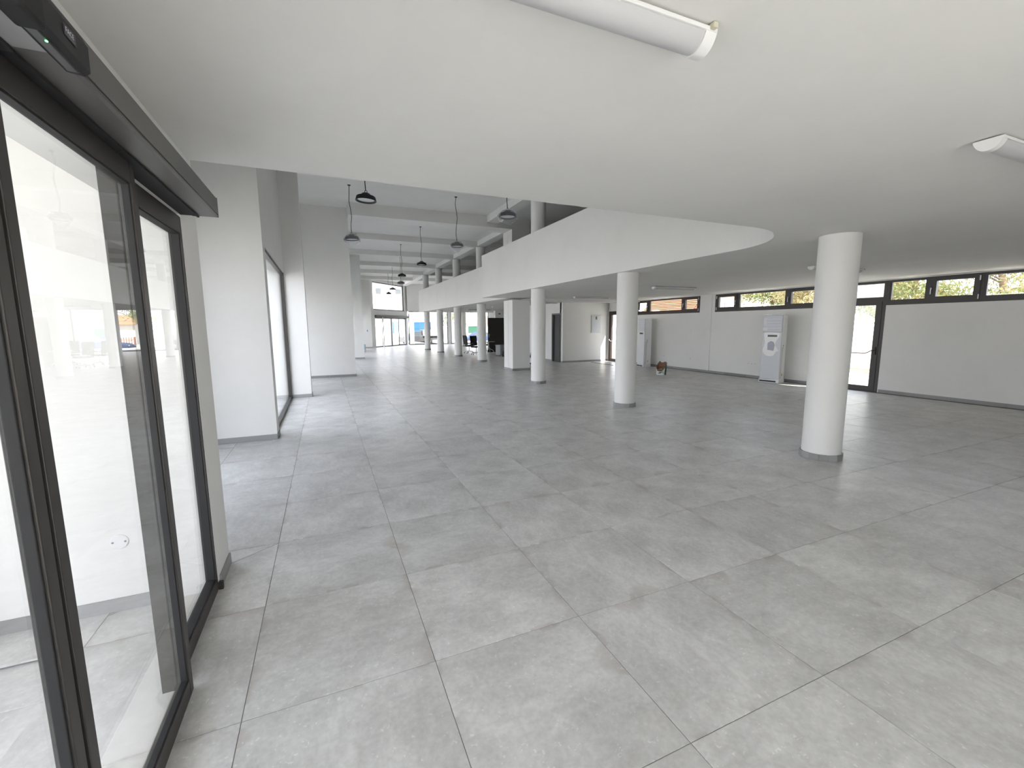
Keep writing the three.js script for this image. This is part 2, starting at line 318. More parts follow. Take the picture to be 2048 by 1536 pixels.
// --- skirting tiles
function skirting(name, label, runs) {
  const o = struct(name, label, 'baseboard');
  for (const [x0, z0, x1, z1, nx, nz] of runs) {
    const L = Math.hypot(x1 - x0, z1 - z0), dx = (x1 - x0) / L, dz = (z1 - z0) / L, n = Math.max(1, Math.ceil(L / T - 0.05));
    for (let i = 0; i < n; i++) {
      const a = i * T, b = Math.min(L, (i + 1) * T), w = b - a - 0.003; if (w < 0.02) continue;
      const g = new THREE.BoxGeometry(w, 0.074, 0.011), p = part(o, 'skirting_tile', g, skirtMats[Math.floor(rnd() * 3)]);
      p.position.set(x0 + dx * (a + b) / 2 + nx * 0.0055, 0.0375, z0 + dz * (a + b) / 2 + nz * 0.0055);
      p.rotation.y = Math.atan2(-dz, dx);
    }
  }
  return o;
}
skirting('baseboard_left', 'grey tile skirting along the stepped left wall', [
  [-1.08, -1.13, -1.08, -1.43, 1, 0], [-1.1, -5.04, -2.4, -5.04, 0, 1], [-1.1, -5.04, -1.1, -5.33, 1, 0], [-0.74, -9.0, -1.13, -9.0, 0, 1], [-0.74, -9.0, -0.74, -9.36, 1, 0],
  [0.48, -13, -2.3, -13, 0, 1], [0.48, -13, 0.48, -13.4, 1, 0], [1.41, -21.1, -0.9, -21.1, 0, 1], [1.41, -21.1, 1.41, -21.5, 1, 0], [1.93, -28.3, 0.5, -28.3, 0, 1], [2.95, -32.8, 1.2, -32.8, 0, 1]]);
skirting('baseboard_right', 'grey tile skirting along the right wall', [[11.35, 4.6, 11.35, -3.88, -1, 0], [11.35, -4.92, 11.35, -8.74, -1, 0], [11.335, -8.74, 11.335, -13.3, -1, 0]]);
skirting('baseboard_inner', 'grey tile skirting round the fuse box wall', [[9.0, -14.4, 11.35, -14.4, 0, 1], [9.0, -14.4, 9.0, -14.53, -1, 0], [9.0, -15.38, 9.0, -18.6, -1, 0], [9.82, -24.5, 11.35, -24.5, 0, 1]]);

// --- porch outside the sliding door
{
  const o = scene.getObjectByName('floor_porch');
  part(o, 'grout_bed', B(-3.3, -1.25, -0.3, -0.0225, -1.1, 2.3), groutMat);
  const marble = STD({ map: texture(256, (u, v) => { const n = fbm(u * 4 + 2 * fbm(u * 3, v * 3, 5, 3, 4), v * 2, 77, 4, 5), k = 214 - 26 * Math.max(0, 1 - Math.abs(n - 0.5) * 14); return [k + 2, k, k - 5]; }), roughness: 0.35 });
  part(o, 'threshold', uvm(RB(-1.25, -1.095, -0.02, 0.005, -1.1, 2.25, 0.003)), marble, 'pale marble threshold slab');
  for (let i = 0; i < 3; i++) for (let j = 0; j < 4; j++) {
    const p = part(o, 'porch_tile', tileGeos[(i + j) % 4], tileMats[(i * 2 + j) % 6]); p.position.set(-1.255 - T * (i + 0.5), -0.018, -1.0 + T * (j + 0.15));
  }
  skirting('baseboard_porch', 'grey tile skirting on the porch wall behind the entrance glass', [[-2.6, -1.1, -1.27, -1.1, 0, 1]]);
}

// ---------------------------------------------------------------- columns
const colMat = M.paint;
function column(x, z, label, upper) {
  const o = thing('column', label, 'column', [x, 0, z], 0);
  part(o, 'shaft', CY(0.2, 0.02, HC, 0, 0, 64), colMat);
  if (upper) part(o, 'upper_shaft', CY(0.2, HM, 5.035, 0, 0, 48), colMat);
  const n = 14; for (let i = 0; i < n; i++) {
    const a = i / n * Math.PI * 2, g = new THREE.BoxGeometry(2 * 0.214 * Math.tan(Math.PI / n) - 0.002, 0.074, 0.013);
    const p = part(o, 'skirting_tile', g, skirtMats[Math.floor(rnd() * 3)]); p.position.set(0.2085 * Math.sin(a), 0.0375, 0.2085 * Math.cos(a)); p.rotation.y = a;
  }
  return o;
}
column(5.02, -1.3, 'round white column between the glazed exit and the rounded parapet corner');
column(5.02, -5.04, 'round white column under the parapet, before the brown framed window');
column(5.02, -8.85, 'round white column standing closest to the square pillar, under the parapet', true);
column(6.15, -16.75, 'round white column just beyond the square pillar, hiding the round table', true);
column(6.15, -20.55, 'round white column second beyond the square pillar, by the black chairs', true);
column(6.15, -24.4, 'round white column third beyond the square pillar', true);
column(6.13, -27.95, 'round white column under the end of the far mezzanine', true);
{
  const o = thing('square_pillar', 'square white double pillar with a vertical joint', 'pillar', [6.07, 0, -12.67]);
  for (const s of [1, -1]) {
    const z0 = s > 0 ? 0.007 : -0.4, z1 = s > 0 ? 0.4 : -0.007;
    part(o, s > 0 ? 'front_shaft' : 'rear_shaft', uvm(B(-0.337, 0.34, 0.0, 2.5, z0, z1)), M.paint);
    part(o, 'upper_shaft', uvm(B(-0.337, 0.34, HM, 4.89, z0, z1)), M.paint);
    const k = part(o, 'skirting_tile', B(-0.348, -0.337, 0.001, 0.075, z0, z1 + (s > 0 ? 0.011 : 0)), M.skirt); k.name = 'skirting_tile';
  }
  part(o, 'skirting_tile', B(-0.337, 0.34, 0.001, 0.075, 0.4, 0.411), M.skirtB);
  part(o, 'skirting_tile', B(0.34, 0.351, 0.001, 0.075, -0.4, 0.411), M.skirtC);
}
{
  const o = thing('square_column', 'square white column before the far glass front', 'column', [9.9, 0, -31.8]);
  part(o, 'shaft', uvm(B(-0.16, 0.16, 0, 5.03, -0.16, 0.16)), M.paint);
  part(o, 'skirting_tile', B(-0.17, 0.17, 0, 0.074, 0.16, 0.171), M.skirt);
}

// ---------------------------------------------------------------- doors and windows
const rect = (x0, x1, y0, y1, w, z0, z1, wb = w, wt = w) => [RB(x0, x0 + w, y0, y1, z0, z1, 0.003), RB(x1 - w, x1, y0, y1, z0, z1, 0.003), B(x0 + w, x1 - w, y0, y0 + wb, z0 + 0.001, z1 - 0.001), B(x0 + w, x1 - w, y1 - wt, y1, z0 + 0.001, z1 - 0.001)];
function opening(name, label, category, pos, turn) { const o = struct(name, label, category); o.position.set(...pos); o.rotation.y = turn; return o; }
const pane = (p, x0, x1, y0, y1, z = 0, m = M.glass) => part(p, 'pane', B(x0, x1, y0, y1, z - 0.004, z + 0.004), m);

// --- sliding entrance door on the left (local x = -z, local z = into the hall)
{
  const o = opening('door_1', 'sliding glass entrance door in a dark metal frame', 'door', [-1.04, 0, 0], Math.PI / 2);
  const leaf = (x0, x1) => {
    const f = part(o, 'sliding_leaf', [...rect(x0, x1, 0.006, 2.195, 0.042, -0.02, 0.02, 0.075, 0.075)], M.frame);
    part(f, 'gasket', [...rect(x0 + 0.042, x1 - 0.042, 0.081, 2.12, 0.006, -0.012, 0.014)], M.gasket);
    pane(f, x0 + 0.045, x1 - 0.045, 0.085, 2.116);
    return f;
  };
  leaf(-0.53, 0.27); leaf(-1.345, -0.545);
  const side = (x0, x1, k, w0, w1) => {
    const f = part(o, 'fixed_sidelight', [...[...rect(x0, x1, 0.002, 2.19, 0.024, -0.1, -0.042, 0.075, 0.09), RB(w0, w1, 0.002, 2.19, -0.099, -0.044, 0.003)]], M.frame);
    part(f, 'gasket', [...rect(x0 + 0.024, x1 - 0.024, 0.077, 2.1, 0.006, -0.09, -0.05)], M.gasket);
    pane(f, x0 + 0.027, x1 - 0.027, 0.08, 2.098, -0.08);
    part(f, 'foot_cover', [RB(k, k + 0.024, 0.0, 0.05, -0.042, -0.016, 0.003)], M.frame);
  };
  side(0.29, 1.105, 1.093, 0.31, 0.5); side(-2.24, -1.365, -2.24, -1.57, -1.385);
  part(o, 'meeting_seal', [B(-0.545, -0.53, 0.02, 2.18, -0.014, -0.002)], M.gasket);
  const opMat = STD({ color: lin(0.105, 0.1, 0.094), roughness: 0.38, metalness: 0.35 });
  const prof = [[-0.04, 2.206], [0.012, 2.206], [0.012, 2.2], [0.125, 2.2], [0.136, 2.204], [0.14, 2.214], [0.14, 2.296], [0.134, 2.304], [-0.04, 2.304]];
  const op = part(o, 'operator_cover', extrudeXY(prof, 3.32).rotateY(Math.PI / 2).applyMatrix4(new THREE.Matrix4().makeScale(1, 1, -1)).translate(0, 0, 0).rotateY(0), opMat, 'grey metal cover of the door drive');
  { // profile (depth, height) swept along the door; the reflection above flipped the faces, so rebuild it plainly
    const g = new THREE.BufferGeometry(), pos = [], N = prof.length, a = -2.22, b = 1.085;
    for (let i = 0; i < N; i++) { const [z0, y0] = prof[i], [z1, y1] = prof[(i + 1) % N]; pos.push(a, y0, z0, a, y1, z1, b, y1, z1, a, y0, z0, b, y1, z1, b, y0, z0); }
    const tri = THREE.ShapeUtils.triangulateShape(prof.map(([z, y]) => new THREE.Vector2(z, y)), []);
    for (const [i, j, k] of tri) { for (const q of [i, j, k]) pos.push(b, prof[q][1], prof[q][0]); for (const q of [k, j, i]) pos.push(a, prof[q][1], prof[q][0]); }
    g.setAttribute('position', new THREE.Float32BufferAttribute(pos, 3)); g.computeVertexNormals(); op.geometry = clean(g);
  }
  part(op, 'end_cap', B(1.085, 1.089, 2.2, 2.304, -0.04, 0.139), opMat);
  part(op, 'front_seam', B(-2.2, 1.08, 2.2085, 2.2105, 0.139, 0.1408), M.gasket);
  part(o, 'guide_track', [B(-2.2, 1.08, 2.196, 2.2005, 0.02, 0.034), B(-2.2, 1.08, 2.198, 2.2015, -0.035, 0.02), B(-2.2, 1.08, 2.19, 2.1995, 0.04, 0.05)], M.gasket);
  const plate = part(o, 'service_plate', RB(-0.92, -0.5, 2.1965, 2.2, 0.055, 0.118, 0.001), STD({ color: lin(0.3, 0.3, 0.31), roughness: 0.5 }), 'lighter grey cover plate under the drive');
  part(plate, 'latch', [RB(-0.56, -0.49, 2.188, 2.197, 0.02, 0.055, 0.003)], M.black);
}
// --- presence sensor on the drive cover
{
  const o = thing('door_sensor', 'black presence sensor with a green light above the sliding door', 'sensor', [-0.9, 2.228, 0], Math.PI / 2);
  const body = new THREE.Shape([[-0.022, -0.03], [0.008, -0.034], [0.017, -0.026], [0.018, 0.028], [0.01, 0.046], [0, 0.047], [0, 0.0], [-0.022, -0.002]].map(([z, y]) => new THREE.Vector2(z, y)));
  const g = new THREE.ExtrudeGeometry(body, { depth: 0.26, bevelEnabled: true, bevelSize: 0.003, bevelThickness: 0.004, bevelSegments: 2 });
  // extrude runs along +z of the shape: turn so that it runs along local x, shape x becomes depth
  g.applyMatrix4(new THREE.Matrix4().makeBasis(V(0, 0, 1), V(0, 1, 0), V(-1, 0, 0)));
  g.translate(-0.425, 0, 0);
  part(o, 'housing', g, STD({ color: lin(0.012, 0.012, 0.014), roughness: 0.65 }));
  part(o, 'lens_cover', [RB(-0.76, -0.445, -0.041, -0.032, -0.016, 0.008, 0.004)], STD({ color: lin(0.008, 0.008, 0.01), roughness: 0.3 }), 'glossy black lens cover');
  part(o, 'end_housing', [RB(-0.7, -0.612, -0.045, 0.026, -0.026, 0.024, 0.01, 3)], STD({ color: lin(0.006, 0.006, 0.007), roughness: 0.7 }));
  part(o, 'mounting_rail', [RB(-0.74, -0.5, -0.02, -0.001, -0.035, -0.027, 0.002)], STD({ color: lin(0.1, 0.1, 0.105), roughness: 0.5 }));
  part(o, 'indicator_light', new THREE.SphereGeometry(0.0026, 12, 8).scale(1.3, 0.7, 1).translate(-0.575, -0.042, 0.004), STD({ color: 0x22ff44, emissive: lin(0.15, 1, 0.25), emissiveIntensity: 3 }), 'small lit green indicator');
  const cv = document.createElement('canvas'); cv.width = 256; cv.height = 128; const c = cv.getContext('2d');
  c.fillStyle = '#2a2a2e'; c.fillRect(0, 0, 256, 128); c.fillStyle = '#c4c6cc'; c.font = 'bold 76px sans-serif'; c.textAlign = 'center'; c.fillText('FACE', 128, 76); c.fillStyle = '#77797e'; c.fillRect(24, 92, 208, 5); c.fillRect(24, 106, 208, 4);
  const tx = new THREE.CanvasTexture(cv); tx.colorSpace = THREE.SRGBColorSpace;
  const pg = new THREE.PlaneGeometry(0.052, 0.026).translate(-0.515, 0.008, 0.0222);
  part(o, 'nameplate', [pg.rotateX(-0.0)], STD({ map: tx, roughness: 0.5 }), 'small nameplate with grey lettering');
}
// --- tall fixed window in the left wall and the windows of the recesses
function tallWindow(name, label, x, z0, z1, y1 = 2.77, m = M.glass) {
  const o = opening(name, label, 'window', [x, 0, 0], Math.PI / 2);
  const a = Math.min(-z0, -z1), b = Math.max(-z0, -z1);
  const f = part(o, 'frame', rect(a, b, 0.002, y1, 0.05, -0.035, 0.035), M.frame);
  pane(f, a + 0.045, b - 0.045, 0.05, y1 - 0.045, 0, m);
  return o;
}
tallWindow('window_1', 'tall fixed glass window in a dark frame on the left wall', -1.18, -5.335, -8.995);
tallWindow('window_2', 'tall glass window of the recess behind the entrance pier', -2.5, -2.305, -4.345);
tallWindow('window_3', 'tall glass window of the recess behind the narrow pier', -2.4, -9.665, -12.695);
tallWindow('window_4', 'tall glass window of the first far recess', -1.0, -13.905, -17.095);
tallWindow('window_5', 'tall glass window of the second far recess', -1.0, -17.505, -20.795);
tallWindow('window_6', 'tall glass window beyond the far left pier', 0.4, -21.905, -27.695);
tallWindow('window_7', 'tall glass window beside the far entrance', 1.1, -29.205, -32.295);
// --- rear glazing, facing the sun
{
  const o = opening('window_8', 'wide glazed front opposite the far entrance', 'window', [0, 0, 4.72], Math.PI);
  for (let i = 0; i < 2; i++) { const a = -2.7 + i * 1.6, f = part(o, 'frame', rect(a + 0.002, a + 1.598, 0.002, 2.448, 0.06, -0.035, 0.035), M.frame); pane(f, a + 0.06, a + 1.54, 0.06, 2.39); }
}
// --- clerestory windows on the right (local x = z, local z = into the hall)
const handleGeo = (x, y) => [RB(x - 0.016, x + 0.016, y - 0.035, y + 0.035, 0.052, 0.062, 0.004), RB(x - 0.009, x + 0.009, y - 0.13, y + 0.012, 0.085, 0.1, 0.005), CY(0.009, -0.0, 0.04, 0, 0, 10).rotateX(Math.PI / 2).translate(x, y, 0.06)];
function clerestory(name, label, x0, x1, lights, brown) {
  const fm = brown ? M.frameBrown : M.frame, o = opening(name, label, 'window', [11.40, 0, 0], -Math.PI / 2);
  const f = part(o, 'frame', rect(x0, x1, 2.0, 2.553, 0.045, -0.04, 0.052, 0.06, 0.03), fm);
  lights.forEach(([a, b, sash, hinge, handle], i) => {
    if (i) part(o, 'mullion', B(a - 0.025, a + 0.025, 2.06, 2.523, -0.04, 0.05), fm);
    if (sash) {
      const s = part(o, 'sash', rect(a + 0.02, b - 0.02, 2.035, 2.535, 0.095, -0.02, 0.062, 0.105, 0.075), fm);
      pane(s, a + 0.11, b - 0.11, 2.135, 2.465);
      if (hinge) part(s, 'hinge', [2.1, 2.46].map((y) => CY(0.011, y - 0.045, y + 0.045, hinge, 0.066, 10)), M.whiteMetal, 'light metal hinge');
      if (handle) part(s, 'handle', handleGeo(handle, 2.32), M.whiteMetal, 'white window handle');
    } else { part(o, 'bead', rect(a + 0.02, b - 0.02, 2.055, 2.53, 0.05, -0.01, 0.045, 0.06, 0.03), fm); pane(o, a + 0.065, b - 0.065, 2.11, 2.505); }
  });
}
clerestory('window_9', 'clerestory window in a brown frame before the tiled roof outside', -12.6, -9.23, [[-12.58, -11.79, true, -12.53, -11.84], [-11.79, -10.02, false], [-10.02, -9.25, true, -9.3, -9.98]], true);
clerestory('window_10', 'clerestory window above the closer air conditioner', -8.62, -5.34, [[-8.6, -7.79, true, -8.56, -7.85], [-7.79, -6.22, false], [-6.22, -5.36, true, -5.41, -6.18]]);
clerestory('window_11', 'clerestory window right of the glazed exit', -3.9, 1.8, [[-3.895, -3.16, false], [-3.16, -2.36, true, -2.39, -3.12], [-2.36, -1.6, false], [-1.6, -0.8, true, -0.85, -1.55], [-0.8, 0.9, false], [0.9, 1.78, true, 1.73, 0.95]]);
// --- glazed exit doors on the right
function exitDoor(name, label, x0, x1, top, handleX, transom, fm, dir) {
  const o = opening(name, label, 'door', [11.40, 0, 0], -Math.PI / 2);
  part(o, 'frame', rect(x0, x1, 0.003, transom ? 2.553 : top, 0.07, -0.05, 0.052, 0.02, transom ? 0.06 : 0.07), fm);
  if (transom) { part(o, 'transom_bar', B(x0 + 0.07, x1 - 0.07, 2.1, 2.19, -0.05, 0.05), fm); pane(o, x0 + 0.08, x1 - 0.08, 2.19, 2.49, 0, M.frosted).name = 'transom_pane'; }
  const t = transom ? 2.1 : top - 0.07;
  const l = part(o, 'leaf', rect(x0 + 0.072, x1 - 0.072, 0.024, t, 0.12, -0.03, 0.06, 0.1, 0.09), fm);
  pane(l, x0 + 0.19, x1 - 0.19, 0.12, t - 0.085);
  const s = dir; // panic bar from the lock side
  const hx = handleX;
  part(l, 'lock_plate', RB(hx - 0.02, hx + 0.02, 0.87, 1.05, 0.06, 0.085, 0.006), M.black);
  part(l, 'push_bar', [tube([[hx, 0.97, 0.085], [hx - s * 0.03, 0.97, 0.13], [hx - s * 0.1, 0.925, 0.15], [hx - s * 0.16, 0.9, 0.15], [hx - s * 0.3, 0.9, 0.15]], 0.011, 24), bar([hx - s * 0.28, 0.9, 0.15], [hx - s * (x1 - x0 - 0.26), 0.9, 0.15], 0.011), bar([hx - s * (x1 - x0 - 0.26), 0.9, 0.15], [hx - s * (x1 - x0 - 0.24), 0.93, 0.06], 0.011)], transom ? M.black : M.whiteMetal, 'push bar across the glass');
  return o;
}
exitDoor('door_2', 'glazed exit door in a dark frame with a black push bar', -4.9, -3.9, 2.2, -4.02, true, M.frame, 1);
exitDoor('door_3', 'glazed exit door in a brown frame beside the fuse box wall', -14.36, -13.3, 2.2, -14.24, false, M.frameBrown, -1);
// --- dark inner doorway
{
  const o = opening('door_4', 'dark inner door standing in a grey metal frame', 'door', [9.06, 0, 0], -Math.PI / 2);
  part(o, 'frame', [...rect(-15.38, -14.53, 0.0, 2.128, 0.06, -0.09, 0.07, 0.005, 0.06)], STD({ color: lin(0.16, 0.155, 0.15), roughness: 0.5 }));
  const l = part(o, 'leaf', RB(-15.315, -14.595, 0.01, 2.06, -0.05, -0.01, 0.004), STD({ color: lin(0.022, 0.021, 0.02), roughness: 0.5 }));
  part(l, 'handle', [RB(-14.67, -14.63, 0.93, 1.1, -0.01, 0.0, 0.003), bar([-14.65, 1.05, 0], [-14.65, 1.05, 0.05], 0.008), bar([-14.65, 1.05, 0.05], [-14.77, 1.05, 0.05], 0.009)], M.black);
}
// --- far sliding entrance in the slanting wall, and the large pane above it
{
  const o = opening('door_5', 'far sliding glass entrance in the slanting end wall', 'door', [OB.x, 0, OB.z], OB.turn);
  const W = 5.22 - 0.5, a0 = 0.5, q = W / 4;
  for (let i = 0; i < 4; i++) {
    const z = i === 0 || i === 3 ? -0.12 : -0.06, f = part(o, i === 0 || i === 3 ? 'fixed_sidelight' : 'sliding_leaf', rect(a0 + q * i + 0.004, a0 + q * (i + 1) - 0.004, 0.005, 2.32, 0.055, z - 0.02, z + 0.02, 0.08, 0.08), M.frame);
    pane(f, a0 + q * i + 0.06, a0 + q * (i + 1) - 0.06, 0.085, 2.24, z);
  }
  part(o, 'operator_cover', RB(a0 - 0.05, a0 + W + 0.15, 2.32, 2.5, -0.2, 0.16, 0.008), M.frame);
  const w = opening('window_12', 'large upper pane above the far sliding entrance', 'window', [OB.x, 0, OB.z], OB.turn);
  const f = part(w, 'frame', rect(0.325, 4.945, 2.905, 5.025, 0.06, -0.16, -0.08), M.frame); pane(f, 0.38, 4.89, 2.96, 4.97, -0.12);
}
// --- far glass front
{
  const o = opening('window_13', 'far glass front beside the sliding entrance', 'window', [0, 0, -36.85], 0);
  for (const [a, b] of [[6.45, 9.965], [10.225, 13.895]]) { const f = part(o, 'frame', rect(a, b, 0.003, 2.925, 0.06, -0.04, 0.04), M.frame); pane(f, a + 0.055, b - 0.055, 0.06, 2.87); }
}

// ---------------------------------------------------------------- ceiling lights
// linear batten: base tray, satin diffuser, end caps, cable gland (switched off)
const diffMat = STD({ color: lin(0.52, 0.52, 0.53), roughness: 0.45 });
function batten() {
  const o = new THREE.Group(), L = 1.42, hw = 0.062;
  const arc = []; for (let i = 0; i <= 30; i++) { const a = Math.PI * (0.12 + 0.76 * i / 30); arc.push([hw * 0.86 * Math.cos(a) / Math.cos(Math.PI * 0.12), -0.02 - 0.045 * (Math.sin(a) - Math.sin(Math.PI * 0.12)) / (1 - Math.sin(Math.PI * 0.12))]); }
  const ex = (pts, d, x) => extrudeXY(pts, d).applyMatrix4(new THREE.Matrix4().makeBasis(V(0, 0, 1), V(0, 1, 0), V(-1, 0, 0))).translate(x + d, 0, 0);
  part(o, 'tray', [RB(-L / 2, L / 2, -0.022, -0.008, -hw, hw, 0.003), B(-L / 2 + 0.05, -L / 2 + 0.09, -0.008, 0, -0.02, 0.02), B(L / 2 - 0.09, L / 2 - 0.05, -0.008, 0, -0.02, 0.02)], M.whitePlastic);
  part(o, 'diffuser', ex([...arc, [-hw * 0.86, -0.018], [hw * 0.86, -0.018]], L - 0.09, -L / 2 + 0.045), diffMat, 'satin grey diffuser');
  const cap = arc.map(([x, y]) => [x * 1.1, y * 1.06 - 0.001]);
  for (const s of [-1, 1]) part(o, 'end_cap', ex([...cap, [-hw, -0.012], [hw, -0.012]], 0.047, s < 0 ? -L / 2 - 0.001 : L / 2 - 0.046), M.whitePlastic);
  part(o, 'cable_gland', [RB(L / 2 - 0.034, L / 2 - 0.014, -0.02, -0.002, 0.058, 0.078, 0.003)], STD({ color: lin(0.6, 0.57, 0.45), roughness: 0.5 }));
  return o;
}
{
  const proto = batten(); proto.name = 'ceiling_light';
  [[0.155, 0.63, 'white linear ceiling light above the open tile floor by the sliding door'], [3.64, 0.62, 'white linear ceiling light across from the clerestory window right of the exit'], [8.0, -3.05, 'white linear ceiling light partly behind the round column by the glazed exit'],
    [8.15, -7.1, 'slim white linear ceiling light before the clerestory windows'], [8.18, -11.0, 'slim white linear ceiling light before the fuse box wall'], [8.0, -14.4, 'slim linear ceiling light behind the square pillar'],
    [8.02, -22.4, 'slim linear ceiling light above the round table'], [7.95, -26.0, 'slim linear ceiling light beyond the round table']].forEach(([x, z, label], i) => {
    const o = i ? proto.clone() : proto; o.name = numbered('ceiling_light'); scene.add(o); o.position.set(x, HC, z); tag(o, label, 'ceiling light', 'linear lights under the mezzanine');
  });
}
// high bay pendants over the void
const bagMat = new THREE.MeshPhysicalMaterial({ color: lin(0.93, 0.93, 0.95), transmission: 0.93, roughness: 0.3, thickness: 0, ior: 1.35, side: THREE.DoubleSide });
const lensMat = STD({ color: lin(0.6, 0.62, 0.6), roughness: 0.3 });
function bagGeo(kind, s) { // thin crumpled film hanging round the lamp
  const nu = 40, nv = 12, pos = [], idx = [];
  for (let j = 0; j <= nv; j++) for (let i = 0; i <= nu; i++) {
    const v = j / nv, a = i / nu * Math.PI * 2, w = 0.06 * Math.sin(a * 5 + s) + 0.05 * Math.sin(a * 9 + v * 5 + s * 2) + 0.03 * Math.sin(a * 17 + v * 11);
    let r, y;
    if (v < 0.4) { const t = v / 0.4; r = 0.05 + 0.15 * Math.sqrt(t); y = 0.11 - 0.12 * t; } else { const t = (v - 0.4) / 0.6; r = kind ? 0.2 * Math.pow(1 - t, 0.8) + 0.012 : 0.2 + 0.035 * t - 0.12 * t * t * (0.5 + 0.5 * Math.sin(a * 3 + s)); y = -0.01 - (kind ? 0.2 : 0.1) * t - (kind ? 0 : 0.05 * t * Math.max(0, Math.sin(a * 2 + s))); }
    r *= 1 + w * (0.35 + 0.65 * v);
    pos.push(r * Math.cos(a), y + w * 0.12 * v, r * Math.sin(a));
  }
  for (let j = 0; j < nv; j++) for (let i = 0; i < nu; i++) { const p = j * (nu + 1) + i; idx.push(p, p + 1, p + nu + 1, p + 1, p + nu + 2, p + nu + 1); }
  const g = new THREE.BufferGeometry(); g.setAttribute('position', new THREE.Float32BufferAttribute(pos, 3)); g.setIndex(idx); g.computeVertexNormals();
  return g;
}
function pendant(x, z, y, label, bag, tilt = 0, cordSag = 0.02) { // y: middle of the lamp
  const o = thing('pendant_light', label, 'pendant light', [x, HU, z], 0, 'black pendant lamps over the void');
  const d = HU - y;
  const lamp = part(o, 'housing', lathe([[0, 0.085], [0.055, 0.085], [0.072, 0.078], [0.075, 0.055], [0.11, 0.047], [0.155, 0.032], [0.168, 0.02], [0.178, -0.025], [0.185, -0.045], [0.18, -0.05], [0.165, -0.042], [0.145, -0.022], [0.0, -0.022]].reverse(), 48), M.black);
  lamp.position.y = -d; lamp.rotation.z = tilt;
  part(lamp, 'lens', CY(0.143, -0.027, -0.0225, 0, 0, 40), lensMat, 'pale grey lens');
  part(lamp, 'hook', [new THREE.TorusGeometry(0.022, 0.005, 8, 20).translate(0, 0.112, 0), CY(0.012, 0.084, 0.094, 0, 0, 12)], M.black);
  if (bag) part(lamp, 'plastic_bag', bagGeo(bag - 1, x * 3 + z), bagMat, 'clear plastic bag');
  if (bag) part(lamp, 'bag_neck', bar([0.02, 0.09, 0], [0.13, 0.1, 0.03], 0.008, 8, 0.018), bagMat);
  const top = -0.012, bot = -d + 0.13, n = 7, pts = [];
  for (let i = 0; i < n; i++) { const t = i / (n - 1); pts.push([Math.sin(t * 9 + x * 5) * cordSag * (t > 0.02 && t < 0.98 ? 1 : 0), top + (bot - top) * t, Math.cos(t * 7 + z) * cordSag * (t > 0.02 && t < 0.98 ? 1 : 0)]); }
  part(o, 'cord', tube(pts, 0.008, 40, 6), M.black);
  part(o, 'ceiling_hook', [CY(0.035, -0.014, 0, 0, 0, 20, 0.045)], M.black);
  return o;
}
pendant(0.44, -6.7, 3.9, 'bare black pendant lamp hanging closest to the tall side window', 0, -0.04);
pendant(3.22, -6.7, 3.86, 'black pendant lamp in a draped clear bag beside the parapet', 1);
pendant(0.42, -10.65, 3.92, 'black pendant lamp in torn plastic beside the stepped left wall', 1, 0.05);
pendant(3.28, -10.62, 3.92, 'black pendant lamp in a pointed clear bag in front of the double beam', 2);
pendant(3.1, -14.7, 3.92, 'bare black pendant lamp just beyond the double beam', 0);
pendant(2.99, -18.5, 3.9, 'bare black pendant lamp second beyond the double beam', 0);
pendant(3.52, -22.1, 3.92, 'black pendant lamp in a pointed bag third beyond the double beam', 2);
pendant(3.66, -26.1, 3.92, 'black pendant lamp in a pointed bag hanging before the upper end window', 2);
pendant(3.95, -30.1, 3.94, 'bare black pendant lamp closest to the upper end window', 0);

// ---------------------------------------------------------------- small fittings
{ // fuse box
  const o = thing('fuse_box', 'flat light grey fuse box on the cream cross wall', 'fuse box', [10.68, 1.65, -14.4]);
  part(o, 'case', RB(-0.26, 0.26, -0.385, 0.385, 0, 0.02, 0.004), M.whiteMetal);
  part(o, 'door', RB(-0.235, 0.235, -0.36, 0.36, 0.02, 0.032, 0.004), STD({ color: lin(0.6, 0.63, 0.66), roughness: 0.35 }));
  part(o, 'warning_sign', [RB(-0.04, 0.04, 0.2, 0.33, 0.032, 0.034, 0.001), extrudeXY([[0.0, 0.32], [-0.02, 0.26], [-0.002, 0.265], [-0.012, 0.21], [0.022, 0.275], [0.004, 0.272], [0.018, 0.32]], 0.002).translate(0, 0, 0.0335)], STD({ color: lin(0.12, 0.12, 0.12), roughness: 0.6 }), 'small dark warning sign');
  part(o, 'lock', CY(0.012, 0, 0.008, 0, 0, 12).rotateX(Math.PI / 2).translate(0.2, -0.03, 0.032), M.chrome);
}
function socket(label, x, y, z, turn, n) {
  const o = thing('wall_socket', label, 'wall socket', [x, y, z], turn, 'sockets on the right wall');
  part(o, 'plate', RB(-0.045 * n, 0.045 * n, -0.044, 0.044, 0, 0.009, 0.003), M.whitePlastic);
  for (let i = 0; i < n; i++) part(o, 'outlet', [B(-0.012, -0.006, -0.008, 0.012, 0.009, 0.0105), B(0.006, 0.012, -0.008, 0.012, 0.009, 0.0105), B(-0.004, 0.004, 0.016, 0.024, 0.009, 0.0105)].map((g) => g.translate(-0.045 * n + 0.045 + 0.09 * i, 0, 0)), STD({ color: lin(0.33, 0.16, 0.12), roughness: 0.6 }));
}
socket('double white socket low on the wall behind the torn paper sack', 11.335, 0.43, -10.87, -Math.PI / 2, 2);
socket('white socket low on the wall near the vertical wall step', 11.335, 0.41, -9.56, -Math.PI / 2, 1);
socket('single white socket beside the wide socket strip near the wrapped air conditioner', 11.35, 0.41, -7.28, -Math.PI / 2, 1);
socket('wide white socket strip low on the wall near the wrapped air conditioner', 11.35, 0.41, -7.11, -Math.PI / 2, 2);
